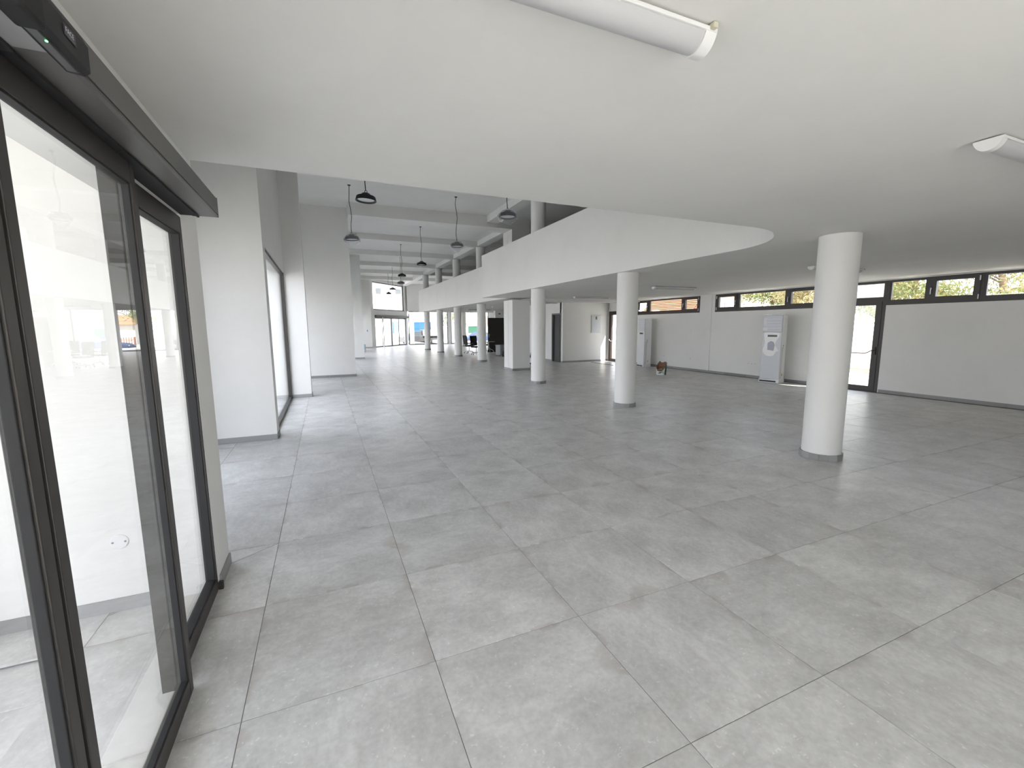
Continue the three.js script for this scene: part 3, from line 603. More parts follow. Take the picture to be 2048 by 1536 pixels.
{ // round blank cover in the porch
  const o = thing('junction_box_cover', 'round white cover on the porch wall behind the entrance glass', 'junction box', [-1.52, 0.405, -1.1]);
  part(o, 'cover', lathe([[0, 0.006], [0.036, 0.006], [0.042, 0.003], [0.043, 0]].reverse(), 32).rotateX(Math.PI / 2), M.whitePlastic);
  for (const s of [-1, 1]) part(o, 'screw', CY(0.006, 0, 0.002, 0, 0, 10).rotateX(Math.PI / 2).translate(s * 0.028, 0, 0.0055), STD({ color: lin(0.2, 0.2, 0.22), roughness: 0.4, metalness: 0.6 }));
}
{
  const o = thing('light_switch', 'blue faced switch plate on the wall by the far entrance', 'switch', [2.62, 1.3, -32.8]);
  part(o, 'plate', RB(-0.05, 0.05, -0.09, 0.09, 0, 0.012, 0.004), M.whitePlastic); part(o, 'rocker', RB(-0.036, 0.036, -0.06, 0.075, 0.012, 0.018, 0.003), STD({ color: lin(0.12, 0.32, 0.55), roughness: 0.4 }));
  const p = thing('glass_screen', 'low blue grey panel leaning beside the slim far pier', 'panel', [2.0, 0.0, -28.15]);
  part(p, 'panel', RB(-0.06, 0.05, 0.06, 0.44, -0.06, -0.04, 0.004), STD({ color: lin(0.35, 0.45, 0.5), roughness: 0.2 })); part(p, 'frame', [...rect(-0.07, 0.06, 0.0, 0.45, 0.014, -0.065, -0.035)], M.frame);
}
{
  const o = thing('smoke_detector', 'small white domed detector under the far mezzanine', 'detector', [7.53, HC, -18.97]);
  part(o, 'base', CY(0.05, -0.02, 0, 0, 0, 24), M.whitePlastic); part(o, 'dome', lathe([[0, -0.075], [0.03, -0.068], [0.045, -0.04], [0.046, -0.02]], 24), M.whitePlastic);
  const e = thing('emergency_sign', 'small grey box high on the back wall', 'alarm box', [10.1, 2.38, -24.5]);
  part(e, 'case', RB(-0.08, 0.08, -0.05, 0.05, 0, 0.05, 0.008), STD({ color: lin(0.45, 0.45, 0.45), roughness: 0.5 })); part(e, 'lamp', RB(-0.05, 0.05, -0.03, 0.03, 0.05, 0.056, 0.003), M.blackMat);
  const c = thing('door_closer_switch', 'small white contact box above the brown exit door', 'contact box', [11.25, 2.16, -14.4]);
  part(c, 'case', RB(-0.03, 0.03, -0.09, 0.09, 0, 0.03, 0.006), M.whitePlastic); part(c, 'cable', bar([0, 0.09, 0.012], [0, 0.4, 0.012], 0.006), M.whitePlastic);
}

// ---------------------------------------------------------------- floor standing air conditioners (front = local +z)
const filmMat = new THREE.MeshPhysicalMaterial({ color: lin(0.9, 0.9, 0.92), transmission: 0.5, roughness: 0.3, thickness: 0, side: THREE.DoubleSide });
function aircon(label, pos, turn, wrapped) {
  const o = thing('air_conditioner', label, 'air conditioner', pos, turn, 'floor standing air conditioners'), w = 0.25, d = 0.3, H = 1.83;
  const unit = STD({ color: lin(0.8, 0.815, 0.82), roughness: 0.3 }), side = STD({ color: lin(0.8, 0.81, 0.81), roughness: 0.4 });
  part(o, 'body', [RB(-w, w, 0.1, H, -d, -0.05, 0.012, 2)], side);
  part(o, 'base', [RB(-w - 0.012, w + 0.012, 0, 0.1, -d - 0.005, 0.012, 0.006)], unit);
  part(o, 'floor_grille', [B(-w + 0.01, w - 0.06, 0.02, 0.062, 0.0122, 0.016)], STD({ color: lin(0.03, 0.03, 0.04), roughness: 0.6 }), 'dark slot at the foot');
  part(o, 'lower_panel', [RB(-w, w, 0.1, 1.37, -0.05, 0.0, 0.012, 2)], wrapped ? STD({ color: lin(0.62, 0.64, 0.65), roughness: 0.3 }) : unit);
  const up = part(o, 'upper_panel', [RB(-w, w, 1.38, H - 0.004, -0.05, 0.002, 0.012, 2)], STD({ color: wrapped ? lin(0.56, 0.58, 0.62) : lin(0.72, 0.74, 0.77), roughness: 0.25 }));
  part(up, 'louvre', [1.48, 1.56, 1.64, 1.72].map((y) => B(-w + 0.04, w - 0.04, y, y + 0.008, 0.002, 0.006)), unit);
  part(o, 'display', [RB(-0.1, 0.14, 1.25, 1.305, 0.0, 0.009, 0.002)], STD({ color: lin(0.05, 0.045, 0.04), roughness: 0.15 }), 'dark display strip');
  part(o, 'side_seam', B(w, w + 0.0015, 0.12, 0.98, -0.068, -0.062), STD({ color: lin(0.3, 0.31, 0.32), roughness: 0.5 }));
  part(o, 'side_strip', B(w, w + 0.0012, 0.12, 0.97, -0.125, -0.075), STD({ color: lin(0.62, 0.63, 0.64), roughness: 0.5 }));
  part(o, 'valve_cover', RB(w, w + 0.006, 1.0, 1.03, -0.15, -0.115, 0.002), STD({ color: lin(0.14, 0.15, 0.16), roughness: 0.5 }));
  part(o, 'cable_gland', RB(w, w + 0.004, 0.94, 0.97, -0.15, -0.125, 0.001), STD({ color: lin(0.4, 0.4, 0.4), roughness: 0.5 }));
  part(o, 'warning_sticker', [B(w, w + 0.0012, 0.19, 0.255, -0.19, -0.145)], STD({ color: lin(0.55, 0.38, 0.05), roughness: 0.5 }), 'yellow sticker');
  // loose plastic over the top
  { const n = 18, g = new THREE.PlaneGeometry(2 * w + 0.02, d + 0.02, n, n).rotateX(-Math.PI / 2), p = g.attributes.position;
    for (let i = 0; i < p.count; i++) { const x = p.getX(i), z = p.getZ(i); p.setY(i, 0.004 + 0.05 * Math.max(0, fbm(x * 9 + 5, z * 9 + 7, 3, 64, 3) - 0.32) * (1 - Math.pow(Math.abs(x) / 0.27, 4))); }
    g.computeVertexNormals(); part(o, 'plastic_sheet', g.translate(0, H, -d / 2), filmMat, 'crumpled clear plastic on top'); }
  if (wrapped) { // film peeling off the front with a paper pouch under it
    const shape = new THREE.Shape(); shape.moveTo(-0.2, 1.36); shape.bezierCurveTo(0.0, 1.38, 0.1, 1.36, 0.2, 1.36); shape.bezierCurveTo(0.22, 1.2, 0.13, 1.22, 0.11, 1.08); shape.bezierCurveTo(0.06, 0.98, 0.16, 1.0, 0.2, 0.86); shape.bezierCurveTo(0.1, 0.9, 0.13, 0.74, 0.02, 0.73); shape.bezierCurveTo(-0.1, 0.72, -0.16, 0.76, -0.2, 0.84); shape.bezierCurveTo(-0.24, 0.95, -0.12, 1.02, -0.18, 1.2);
    const g = new THREE.ExtrudeGeometry(shape, { depth: 0.0015, bevelEnabled: true, bevelSize: 0.003, bevelThickness: 0.0015, bevelSegments: 2, curveSegments: 16 }).translate(0, 0, 0.0015);
    part(o, 'protective_film', g, STD({ color: lin(0.88, 0.87, 0.85), roughness: 0.22 }), 'loose glossy protective film');
    const q = new THREE.Shape(); q.moveTo(-0.08, 0.9); q.lineTo(0.07, 0.88); q.lineTo(0.09, 1.03); q.lineTo(0.06, 1.11); q.lineTo(-0.01, 1.13); q.lineTo(-0.085, 1.08);
    part(o, 'document_pouch', new THREE.ExtrudeGeometry(q, { depth: 0.006, bevelEnabled: true, bevelSize: 0.004, bevelThickness: 0.002, bevelSegments: 1 }).translate(0, 0, 0.005), STD({ color: lin(0.36, 0.37, 0.44), roughness: 0.3 }), 'grey document pouch');
    part(o, 'label', [B(-0.235, -0.14, 1.55, 1.76, 0.0022, 0.004), B(-0.24, -0.12, 1.42, 1.5, 0.0022, 0.004)], STD({ color: lin(0.78, 0.78, 0.78), roughness: 0.5 }));
  }
}
aircon('white floor standing air conditioner with peeling film and a grey pouch', [10.76, 0, -6.17], -Math.PI / 2 + 0.19, true);
aircon('plain white floor standing air conditioner beside the brown exit door', [10.78, 0, -11.5], -Math.PI / 2 - 0.2, false);

// ---------------------------------------------------------------- torn paper sack of building material
{
  const o = thing('paper_sack', 'torn white and green paper sack with brown lining standing on the tiles', 'paper sack', [9.5, 0, -8.93], -1.1);
  const nu = 64, nv = 14;
  const outline = (a, s) => { const c = Math.cos(a), n = Math.sin(a), e = 0.6; return [0.14 * s * Math.sign(c) * Math.pow(Math.abs(c), e), 0.095 * s * Math.sign(n) * Math.pow(Math.abs(n), e)]; };
  // the mouth sags low in front (a = 90 degrees) and stands up behind and at the right corner
  const rim = (a) => 0.30 - 0.12 * Math.sin(a) + 0.012 * Math.sin(a * 9 + 1) + 0.02 * Math.sin(a * 5) + 0.075 * Math.exp(-Math.pow(Math.atan2(Math.sin(a + 0.25), Math.cos(a + 0.25)) / 0.33, 2)) + 0.03 * Math.exp(-Math.pow(Math.atan2(Math.sin(a - 3.6), Math.cos(a - 3.6)) / 0.4, 2));
  function shell(inset, y0, flip) {
    const pos = [], uv = [], idx = [];
    for (let j = 0; j <= nv; j++) for (let i = 0; i <= nu; i++) {
      const a = i / nu * Math.PI * 2, v = j / nv, [x, z] = outline(a, (1 + 0.1 * v + 0.03 * Math.sin(a * 6 + v * 7) * (0.3 + v) + 0.018 * Math.sin(a * 13 + v * 17)) - inset * (1 - 0.9 * (v > 0.98)));
      pos.push(x, y0 + v * (rim(a) - y0), z + 0.035 * v * Math.max(0, Math.sin(a))); uv.push(i / nu, v);
    }
    for (let j = 0; j < nv; j++) for (let i = 0; i < nu; i++) { const p = j * (nu + 1) + i, q = [p, p + nu + 1, p + 1, p + 1, p + nu + 1, p + nu + 2]; idx.push(...(flip ? q.reverse() : q)); }
    const g = new THREE.BufferGeometry(); g.setAttribute('position', new THREE.Float32BufferAttribute(pos, 3)); g.setAttribute('uv', new THREE.Float32BufferAttribute(uv, 2)); g.setIndex(idx); g.computeVertexNormals();
    return g;
  }
  // printed: white front with green marks, green side panels
  const tx = texture(256, (u, v) => {
    const sidep = u < 0.085 || u > 0.95 || Math.abs(u - 0.5) < 0.05, n = fbm(u * 10, v * 8, 17, 10, 4);
    if (sidep) return [46 + 40 * n, 84 + 40 * n, 70 + 36 * n];
    const mark = (u > 0.16 && u < 0.36 && v > 0.25 && v < 0.85 && fbm(u * 24, v * 10, 5, 24, 3) > 0.57);
    return mark ? [50, 104, 92] : [196 + 26 * n, 200 + 24 * n, 194 + 24 * n];
  });
  part(o, 'sack', shell(0, 0, false), STD({ map: tx, roughness: 0.75, side: THREE.DoubleSide }));
  const kraft = STD({ map: texture(128, (u, v) => { const n = 0.8 + 0.4 * fbm(u * 12, v * 12, 23, 12, 4); return [128 * n, 99 * n, 80 * n]; }), roughness: 0.85, side: THREE.DoubleSide });
  part(o, 'lining', shell(0.05, 0.05, true), kraft, 'brown kraft paper lining');
  // torn front lip of the lining turned outwards over the print
  const lip = new THREE.PlaneGeometry(0.2, 0.12, 16, 8), lp = lip.attributes.position;
  for (let i = 0; i < lp.count; i++) { const x = lp.getX(i), t = 0.5 - lp.getY(i) / 0.12, w = Math.sqrt(1 - 0.9 * t * t * t); lp.setXYZ(i, x * w, 0.2 - t * 0.075 + 0.006 * Math.sin(x * 60), 0.136 + 0.03 * Math.sin(t * 2.2) - 1.4 * x * x + 0.004 * Math.sin(x * 90 + t * 6)); }
  lip.computeVertexNormals(); part(o, 'folded_lip', lip, kraft);
  part(o, 'contents', lathe([[0, 0.16], [0.06, 0.155], [0.115, 0.12], [0.12, 0.004], [0, 0.004]].reverse(), 24).scale(1, 1, 0.68), STD({ color: lin(0.16, 0.12, 0.09), roughness: 0.95 }));
}
{ // thin rod lying before the brown exit door
  const o = thing('metal_strip', 'thin dark metal strip lying on the tiles before the brown exit door', 'metal strip', [0, 0, 0]);
  part(o, 'strip', [RB(-0.82, 0.82, 0.0, 0.012, -0.02, 0.02, 0.003).rotateY(Math.PI / 2 - 0.04).translate(10.17, 0.001, -13.18)], STD({ color: lin(0.06, 0.08, 0.08), roughness: 0.4, metalness: 0.5 }));
}

// ---------------------------------------------------------------- furniture at the far end
function officeChair(label, pos, turn) {
  const o = thing('office_chair', label, 'chair', pos, turn, 'black chairs round the table');
  part(o, 'seat', new RoundedBoxGeometry(0.48, 0.08, 0.46, 3, 0.03).translate(0, 0.44, 0.02), M.blackMat);
  part(o, 'backrest', new RoundedBoxGeometry(0.46, 0.56, 0.07, 3, 0.03).rotateX(-0.14).translate(0, 0.78, -0.25), M.blackMat);
  part(o, 'back_bracket', [tube([[0, 0.4, -0.1], [0, 0.42, -0.26], [0, 0.55, -0.28]], 0.018, 12)], M.chrome);
  for (const s of [-1, 1]) part(o, 'armrest', [tube([[s * 0.25, 0.42, -0.05], [s * 0.27, 0.62, -0.08], [s * 0.27, 0.64, 0.1], [s * 0.25, 0.43, 0.14]], 0.014, 20)], M.black);
  part(o, 'gas_lift', [CY(0.028, 0.1, 0.41, 0, 0, 16)], M.chrome);
  for (let i = 0; i < 5; i++) { const a = i / 5 * Math.PI * 2 + 0.3, l = part(o, 'base_arm', [bar([0, 0.13, 0], [0.28 * Math.cos(a), 0.075, 0.28 * Math.sin(a)], 0.02, 8, 0.013)], M.chrome); part(l, 'caster', [CY(0.026, -0.02, 0.02, 0, 0, 14).rotateX(Math.PI / 2).rotateY(a).translate(0.28 * Math.cos(a), 0.027, 0.28 * Math.sin(a))], M.black); }
  return o;
}
officeChair('black office chair seen from its back before the blue car', [7.44, 0, -21.4], 0.3);
officeChair('black office chair standing sideways beside the other black chair', [7.5, 0, -22.9], 1.75);
officeChair('black office chair behind the round table', [8.75, 0, -23.6], 0.2);
{
  const o = thing('round_table', 'round beige table on curved metal legs', 'table', [8.52, 0, -22.3]);
  part(o, 'tabletop', lathe([[0, 0.66], [0.36, 0.66], [0.375, 0.668], [0.378, 0.68], [0.37, 0.69], [0, 0.69]], 40), STD({ color: lin(0.42, 0.34, 0.24), roughness: 0.5 }));
  part(o, 'post', [CY(0.03, 0.28, 0.66, 0, 0, 16)], M.whiteMetal);
  for (let i = 0; i < 4; i++) { const a = i / 4 * Math.PI * 2 + 0.6; part(o, 'leg', [tube([[0.02 * Math.cos(a), 0.36, 0.02 * Math.sin(a)], [0.1 * Math.cos(a), 0.25, 0.1 * Math.sin(a)], [0.26 * Math.cos(a), 0.17, 0.26 * Math.sin(a)], [0.33 * Math.cos(a), 0.012, 0.33 * Math.sin(a)]], 0.012, 20)], M.whiteMetal); }
}
{
  const o = thing('door_leaf', 'large dark brown door leaf standing open before the back wall', 'door leaf', [8.69, 0, -22.85], 0);
  part(o, 'panel', RB(0, 1.7, 0.015, 2.09, -0.045, 0, 0.004), STD({ color: lin(0.02, 0.018, 0.016), roughness: 0.5 }));
  part(o, 'foot', [B(0.1, 0.2, 0, 0.015, -0.04, -0.005), B(1.4, 1.5, 0, 0.015, -0.04, -0.005)], M.black);
  part(o, 'handle', [RB(0.05, 0.085, 0.9, 1.12, 0, 0.008, 0.003), bar([0.067, 1.06, 0.008], [0.067, 1.06, 0.055], 0.008), bar([0.067, 1.06, 0.055], [0.18, 1.06, 0.055], 0.009)], M.chrome);
  const b = thing('drawer_unit', 'small grey drawer unit beside the dark door leaf', 'drawer unit', [8.36, 0, -19.9], 0.2);
  const gm = STD({ color: lin(0.25, 0.25, 0.25), roughness: 0.5 });
  part(b, 'body', RB(-0.2, 0.2, 0.05, 0.55, -0.25, 0.2, 0.006), gm); part(b, 'top', RB(-0.23, 0.23, 0.55, 0.58, -0.27, 0.24, 0.005), gm);
  for (let i = 0; i < 3; i++) { const dr = part(b, 'drawer', RB(-0.18, 0.18, 0.07 + i * 0.16, 0.215 + i * 0.16, 0.2, 0.215, 0.004), STD({ color: lin(0.32, 0.32, 0.32), roughness: 0.5 })); part(dr, 'handle', B(-0.05, 0.05, 0.15 + i * 0.16, 0.165 + i * 0.16, 0.215, 0.235), M.chrome); }
  for (const [x, z] of [[-0.17, -0.2], [0.17, -0.2], [-0.17, 0.16], [0.17, 0.16]]) part(b, 'foot', CY(0.02, 0, 0.05, x, z, 10), M.black);
  const k = thing('bag', 'black bag slumped beside the grey drawer unit', 'bag', [8.28, 0, -19.1]);
  part(k, 'body', lathe([[0, 0], [0.17, 0.0], [0.2, 0.08], [0.17, 0.22], [0.1, 0.33], [0.03, 0.37], [0, 0.37]], 24).scale(1, 1, 0.7), M.blackMat); part(k, 'strap', tube([[-0.08, 0.33, 0], [-0.04, 0.45, 0.03], [0.05, 0.44, 0.03], [0.09, 0.32, 0]], 0.012, 20), M.blackMat);
  const m = thing('floor_machine', 'small black and white wheeled machine partly behind the square pillar', 'machine', [7.38, 0, -14.1], 0.3);
  part(m, 'body', RB(-0.2, 0.22, 0.1, 0.3, -0.16, 0.16, 0.04, 3), M.whitePlastic); part(m, 'motor', [RB(-0.12, 0.14, 0.3, 0.4, -0.1, 0.1, 0.03, 2)], M.black);
  part(m, 'hose', tube([[-0.05, 0.38, 0], [-0.06, 0.5, 0.03], [0.02, 0.56, 0.0], [0.1, 0.5, -0.03], [0.14, 0.36, 0.02]], 0.02, 24), M.black);
  for (const [x, z] of [[-0.15, 0.17], [0.16, 0.17], [-0.15, -0.17], [0.16, -0.17]]) part(m, 'wheel', CY(0.055, -0.02, 0.02, 0, 0, 18).rotateX(Math.PI / 2).translate(x, 0.055, z), M.black);
  part(m, 'axle', [bar([-0.15, 0.055, -0.17], [-0.15, 0.055, 0.17], 0.012), bar([0.16, 0.055, -0.17], [0.16, 0.055, 0.17], 0.012), B(-0.17, 0.18, 0.05, 0.12, -0.1, 0.1)], M.black);
}

// ---------------------------------------------------------------- outside, right: fence, trees, houses
{
  const o = thing('board_fence', 'white fence of horizontal boards on a low wall outside the exit door', 'fence', [17.2, -0.03, 0]);
  const wb = STD({ color: lin(0.78, 0.77, 0.74), roughness: 0.6 });
  part(o, 'plinth', B(0, 0.2, 0, 0.72, -30, 8), STD({ map: texture(128, (u, v) => { const n = 222 + 18 * (fbm(u * 8, v * 8, 61, 8, 4) - 0.5); return [n, n - 4, n - 16]; }), roughness: 0.9 }));
  const bg = RB(-0.02, 0.02, -0.062, 0.062, -19, 19, 0.004); for (let i = 0; i < 6; i++) { const b = part(o, 'board', bg, wb); b.position.set(0.06, 0.79 + i * 0.135, -11); }
  const pg = B(0.09, 0.17, 0.72, 1.56, -0.04, 0.04); for (let i = 0; i < 16; i++) { const p = part(o, 'post', pg, wb); p.position.z = -29 + i * 2.4; }
}
struct('garden_bed', 'strip of bare earth along the foot of the fence', 'ground', B(15.9, 17.2, -0.1, -0.005, -30, 8), STD({ map: texture(128, (u, v) => { const n = 0.7 + 0.6 * fbm(u * 16, v * 16, 63, 16, 4); return [150 * n, 128 * n, 100 * n]; }), roughness: 0.95 }));

const barkMat = STD({ map: texture(128, (u, v) => { const n = 0.65 + 0.7 * fbm(u * 8, v * 3, 81, 8, 4); return [112 * n, 92 * n, 74 * n]; }), roughness: 0.95 });
const leafMats = [[0.22, 0.19, 0.075], [0.13, 0.15, 0.055], [0.27, 0.22, 0.1], [0.1, 0.145, 0.045], [0.165, 0.21, 0.065]].map((c) => new THREE.MeshPhysicalMaterial({ color: lin(...c), roughness: 0.9, transmission: 0.25, thickness: 0, side: THREE.DoubleSide }));
function tree(name, label, x, z, H, R, y0, kinds, n, needle) {
  const o = thing(name, label, 'tree', [x, -0.03, z]);
  const lean = rr(-0.4, 0.4), top = V(lean, H * 0.82, rr(-0.4, 0.4)), wood = [tube([[0, 0, 0], [lean * 0.3, H * 0.3, 0.1], [lean * 0.6, H * 0.55, -0.1], top], 0.11, 16, 7)];
  const tips = [];
  for (let i = 0; i < 13; i++) {
    const t = rr(0.3, 0.95), a = i * 2.4 + rr(-0.4, 0.4), b = V(lean * t, Math.max(y0 * 0.8, H * 0.82 * t), 0), l = R * rr(0.55, 1.0) * (1.1 - 0.5 * t);
    const e = V(b.x + l * Math.cos(a), Math.min(H, b.y + l * rr(0.05, 0.55)), b.z + l * Math.sin(a)), mid = b.clone().lerp(e, 0.5).add(V(0, 0.12 * l, 0));
    wood.push(tube([b, mid, e], 0.035, 8, 5)); tips.push(e, mid, b.clone().lerp(e, 0.75).add(V(rr(-0.3, 0.3), rr(0, 0.4), rr(-0.3, 0.3))));
  }
  part(o, 'trunk', wood, barkMat);
  const lists = kinds.map(() => []);
  for (let i = 0; i < n; i++) {
    const c = tips[Math.floor(rnd() * tips.length)], s = R * 0.36, k = Math.floor(rnd() * kinds.length);
    const p = V(c.x + s * (rnd() + rnd() + rnd() - 1.5), c.y + s * 0.75 * (rnd() + rnd() + rnd() - 1.5), c.z + s * (rnd() + rnd() + rnd() - 1.5));
    const L = needle ? rr(0.12, 0.24) : rr(0.07, 0.13), W = needle ? 0.022 : L * 0.6;
    const g = [p.x, p.y, p.z], q = new THREE.Quaternion().setFromEuler(new THREE.Euler(rr(-1.4, 1.4), rr(0, 6.28), rr(-1.4, 1.4)));
    const pts = [V(0, 0, 0), V(W, L * 0.5, 0), V(0, L, 0), V(-W, L * 0.5, 0)].map((v) => v.applyQuaternion(q).add(p));
    lists[k].push(pts);
  }
  lists.forEach((l, k) => {
    const pos = new Float32Array(l.length * 18); let w = 0;
    for (const [a, b, c, d] of l) for (const v of [a, b, c, a, c, d]) { pos[w++] = v.x; pos[w++] = v.y; pos[w++] = v.z; }
    const g = new THREE.BufferGeometry(); g.setAttribute('position', new THREE.BufferAttribute(pos, 3)); g.computeVertexNormals();
    const f = part(o, 'foliage', g, leafMats[kinds[k]]); f.userData.kind = 'stuff';
  });
  return o;
}
tree('pine_tree', 'olive green tree with a thick trunk above the closer air conditioner', 25.0, -16.5, 6.0, 1.9, 2.0, [0, 1, 4], 9000, false);
tree('pine_tree', 'browning pine in the right sash above the closer air conditioner', 20.4, -11.4, 5.5, 1.7, 2.0, [0, 2], 7000, true);
tree('pine_tree', 'green tree beyond the fence, behind the glazed exit door', 26.4, -11.4, 6.0, 1.8, 1.8, [3, 1, 4], 6000, false);
tree('pine_tree', 'yellowish pine in the clerestory pane adjoining the glazed exit door', 20.6, -7.4, 5.6, 1.7, 2.0, [4, 0], 7000, true);
tree('pine_tree', 'thin sparse pine in the opening sash with a white handle near the exit', 24.4, -6.4, 5.8, 1.7, 2.2, [0, 1], 4200, true);
tree('pine_tree', 'broad yellowish pine in the fixed pane beyond the small sash', 20.0, -3.6, 5.4, 1.8, 2.0, [4, 2], 7000, true);
tree('shrub', 'bright green shrub above the fence behind the exit door', 18.6, -9.6, 2.3, 0.7, 1.2, [4], 1500, false);
const roofMats = [[0.30, 0.17, 0.095], [0.34, 0.2, 0.115], [0.27, 0.145, 0.075]].map((c) => STD({ color: lin(...c), roughness: 0.85 }));
const houseWall = STD({ color: lin(0.8, 0.78, 0.73), roughness: 0.85 });
{
  const o = thing('tiled_house', 'house with a striped terracotta roof outside the brown window', 'house', [20, -0.03, -20]);
  part(o, 'wall', [B(0.5, 2.0, 0, 2.3, -2.6, 1.4)], houseWall);
  const g = [0, 1, 2].map((k) => RB(-0.02, 0.02, -0.028, 0.03 + 0.002 * k, -3.0, 1.7, 0.012)); // a course of tiles with a rounded lower edge
  for (let i = 0; i < 13; i++) { const c = part(o, 'tile_course', g[i % 3], roofMats[i % 3]); c.position.set(0.1 + i * 0.093, 2.28 + i * 0.107, 0); c.rotation.z = -0.5; }
  part(o, 'roof_deck', extrudeXY([[0.15, 2.2], [2.0, 2.2], [2.0, 3.6], [1.37, 3.6]], 4.64).translate(0, 0, -2.97), STD({ color: lin(0.1, 0.04, 0.018), roughness: 0.9 }));
  part(o, 'eaves_board', B(0.0, 0.1, 2.08, 2.22, -3.0, 1.7), houseWall);
  const h = thing('white_house', 'white house with an orange roof edge beside the olive tree', 'house', [26.5, -0.03, -20.8]);
  part(h, 'wall', B(0, 6, 0, 3.55, -3.2, 1.9), houseWall); for (let i = 0; i < 6; i++) { const c = part(h, 'tile_course', RB(-0.2, 0.2, -0.03, 0.03, -3.6, 2.3, 0.02), roofMats[i % 3]); c.position.set(-0.3 + i * 0.32, 3.62 + i * 0.14, 0); c.rotation.z = 0.4; }
  const w = part(h, 'window', rect(-1.3, -0.45, 2.2, 3.25, 0.07, 0, 0.08).map((q) => q.rotateY(-Math.PI / 2).translate(-0.04, 0, 0)), STD({ color: lin(0.45, 0.45, 0.46), roughness: 0.5 })); part(w, 'pane', B(-0.02, -0.01, 2.25, 3.2, -1.25, -0.5), STD({ color: lin(0.3, 0.33, 0.36), roughness: 0.15 }));
  part(h, 'outdoor_unit', [RB(-0.35, -0.02, 2.45, 3.1, 0.05, 0.85, 0.02)], STD({ color: lin(0.55, 0.55, 0.53), roughness: 0.5 }));
}
// ---------------------------------------------------------------- outside, far end: street, building, vehicles
const blueMat = STD({ color: lin(0.004, 0.062, 0.165), roughness: 0.5 });
{
  const o = thing('street_building', 'white street building with blue shutters opposite the far entrance', 'building', [0, -0.5, -60]);
  const wl = STD({ color: lin(0.7, 0.7, 0.68), roughness: 0.9 }), gr = STD({ color: lin(0.12, 0.12, 0.13), roughness: 0.7 });
  part(o, 'wall', B(-6, 15.2, 0, 8.2, -8, 0), wl);
  part(o, 'cornice', [B(-6.1, 15.3, 3.75, 3.95, 0, 0.25), B(-6.1, 15.3, 7.9, 8.3, 0, 0.3)], wl);
  part(o, 'balcony', [B(5.0, 10.4, 4.3, 5.05, 0.0, 1.2)], STD({ color: lin(0.2, 0.21, 0.22), roughness: 0.8 }), 'grey balcony front');
  for (const [x0, x1, y0, y1] of [[7.95, 9.1, 1.27, 2.67], [11.38, 13.6, 1.27, 2.67]]) {
    const s = part(o, 'shutter_frame', rect(x0 - 0.08, x1 + 0.08, y0 - 0.08, y1 + 0.08, 0.08, 0, 0.1), blueMat), n = 9, gg = B(x0, x1, -0.07, 0.07, 0.02, 0.06);
    for (let i = 0; i < n; i++) { const l = part(s, 'slat', gg, blueMat); l.position.y = y0 + (i + 0.5) * (y1 - y0) / n; l.rotation.x = 0; }
  }
  for (const [x0, x1, y0, y1] of [[6.3, 6.98, 6.48, 7.3], [8.9, 9.85, 6.48, 7.2], [10.6, 11.4, 6.48, 7.2]]) {
    const w = part(o, 'window', rect(x0, x1, y0, y1, 0.06, 0, 0.08), gr); part(w, 'pane', B(x0 + 0.05, x1 - 0.05, y0 + 0.05, y1 - 0.05, 0.01, 0.02), STD({ color: lin(0.1, 0.12, 0.13), roughness: 0.3 }));
    const bars = []; for (let i = 1; i < 5; i++) bars.push(B(x0 + (x1 - x0) * i / 5 - 0.012, x0 + (x1 - x0) * i / 5 + 0.012, y0, y1, 0.1, 0.12)); for (let i = 1; i < 4; i++) bars.push(B(x0, x1, y0 + (y1 - y0) * i / 4 - 0.01, y0 + (y1 - y0) * i / 4 + 0.01, 0.1, 0.12));
    part(w, 'grille', bars, gr); part(w, 'sill', B(x0 - 0.1, x1 + 0.1, y0 - 0.12, y0, 0, 0.15), wl);
  }
  const p = thing('power_cable', 'thin cable strung between two poles before the white street building', 'cable', [0, 0, 0]); part(p, 'cable', tube([[4, 1.35, -59.2], [10, 1.3, -59.2], [16, 1.35, -59.2]], 0.02, 12, 5), M.blackMat); part(p, 'pole', [CY(0.06, -0.5, 3, 4, -59.2, 12)], M.blackMat); part(p, 'pole', [CY(0.06, -0.5, 3, 16, -59.2, 12)], M.blackMat);
  // posts of the covered walk outside the far door
  for (const [x, z, l] of [[5.2, -39.2, 'white square post outside the far entrance, closest to the doors'], [7.6, -41.6, 'white square post farther out in the street before the far entrance'], [10.75, -39.0, 'white square post outside the far glass front']]) { const c = thing('porch_post', l, 'post', [x, -0.04, z]); if (z < -38.4) c.position.y = -0.5; part(c, 'shaft', B(-0.18, 0.18, 0.06, 6, -0.18, 0.18), M.paint); part(c, 'foot', B(-0.2, 0.2, 0, 0.06, -0.2, 0.2), M.skirt); }
}
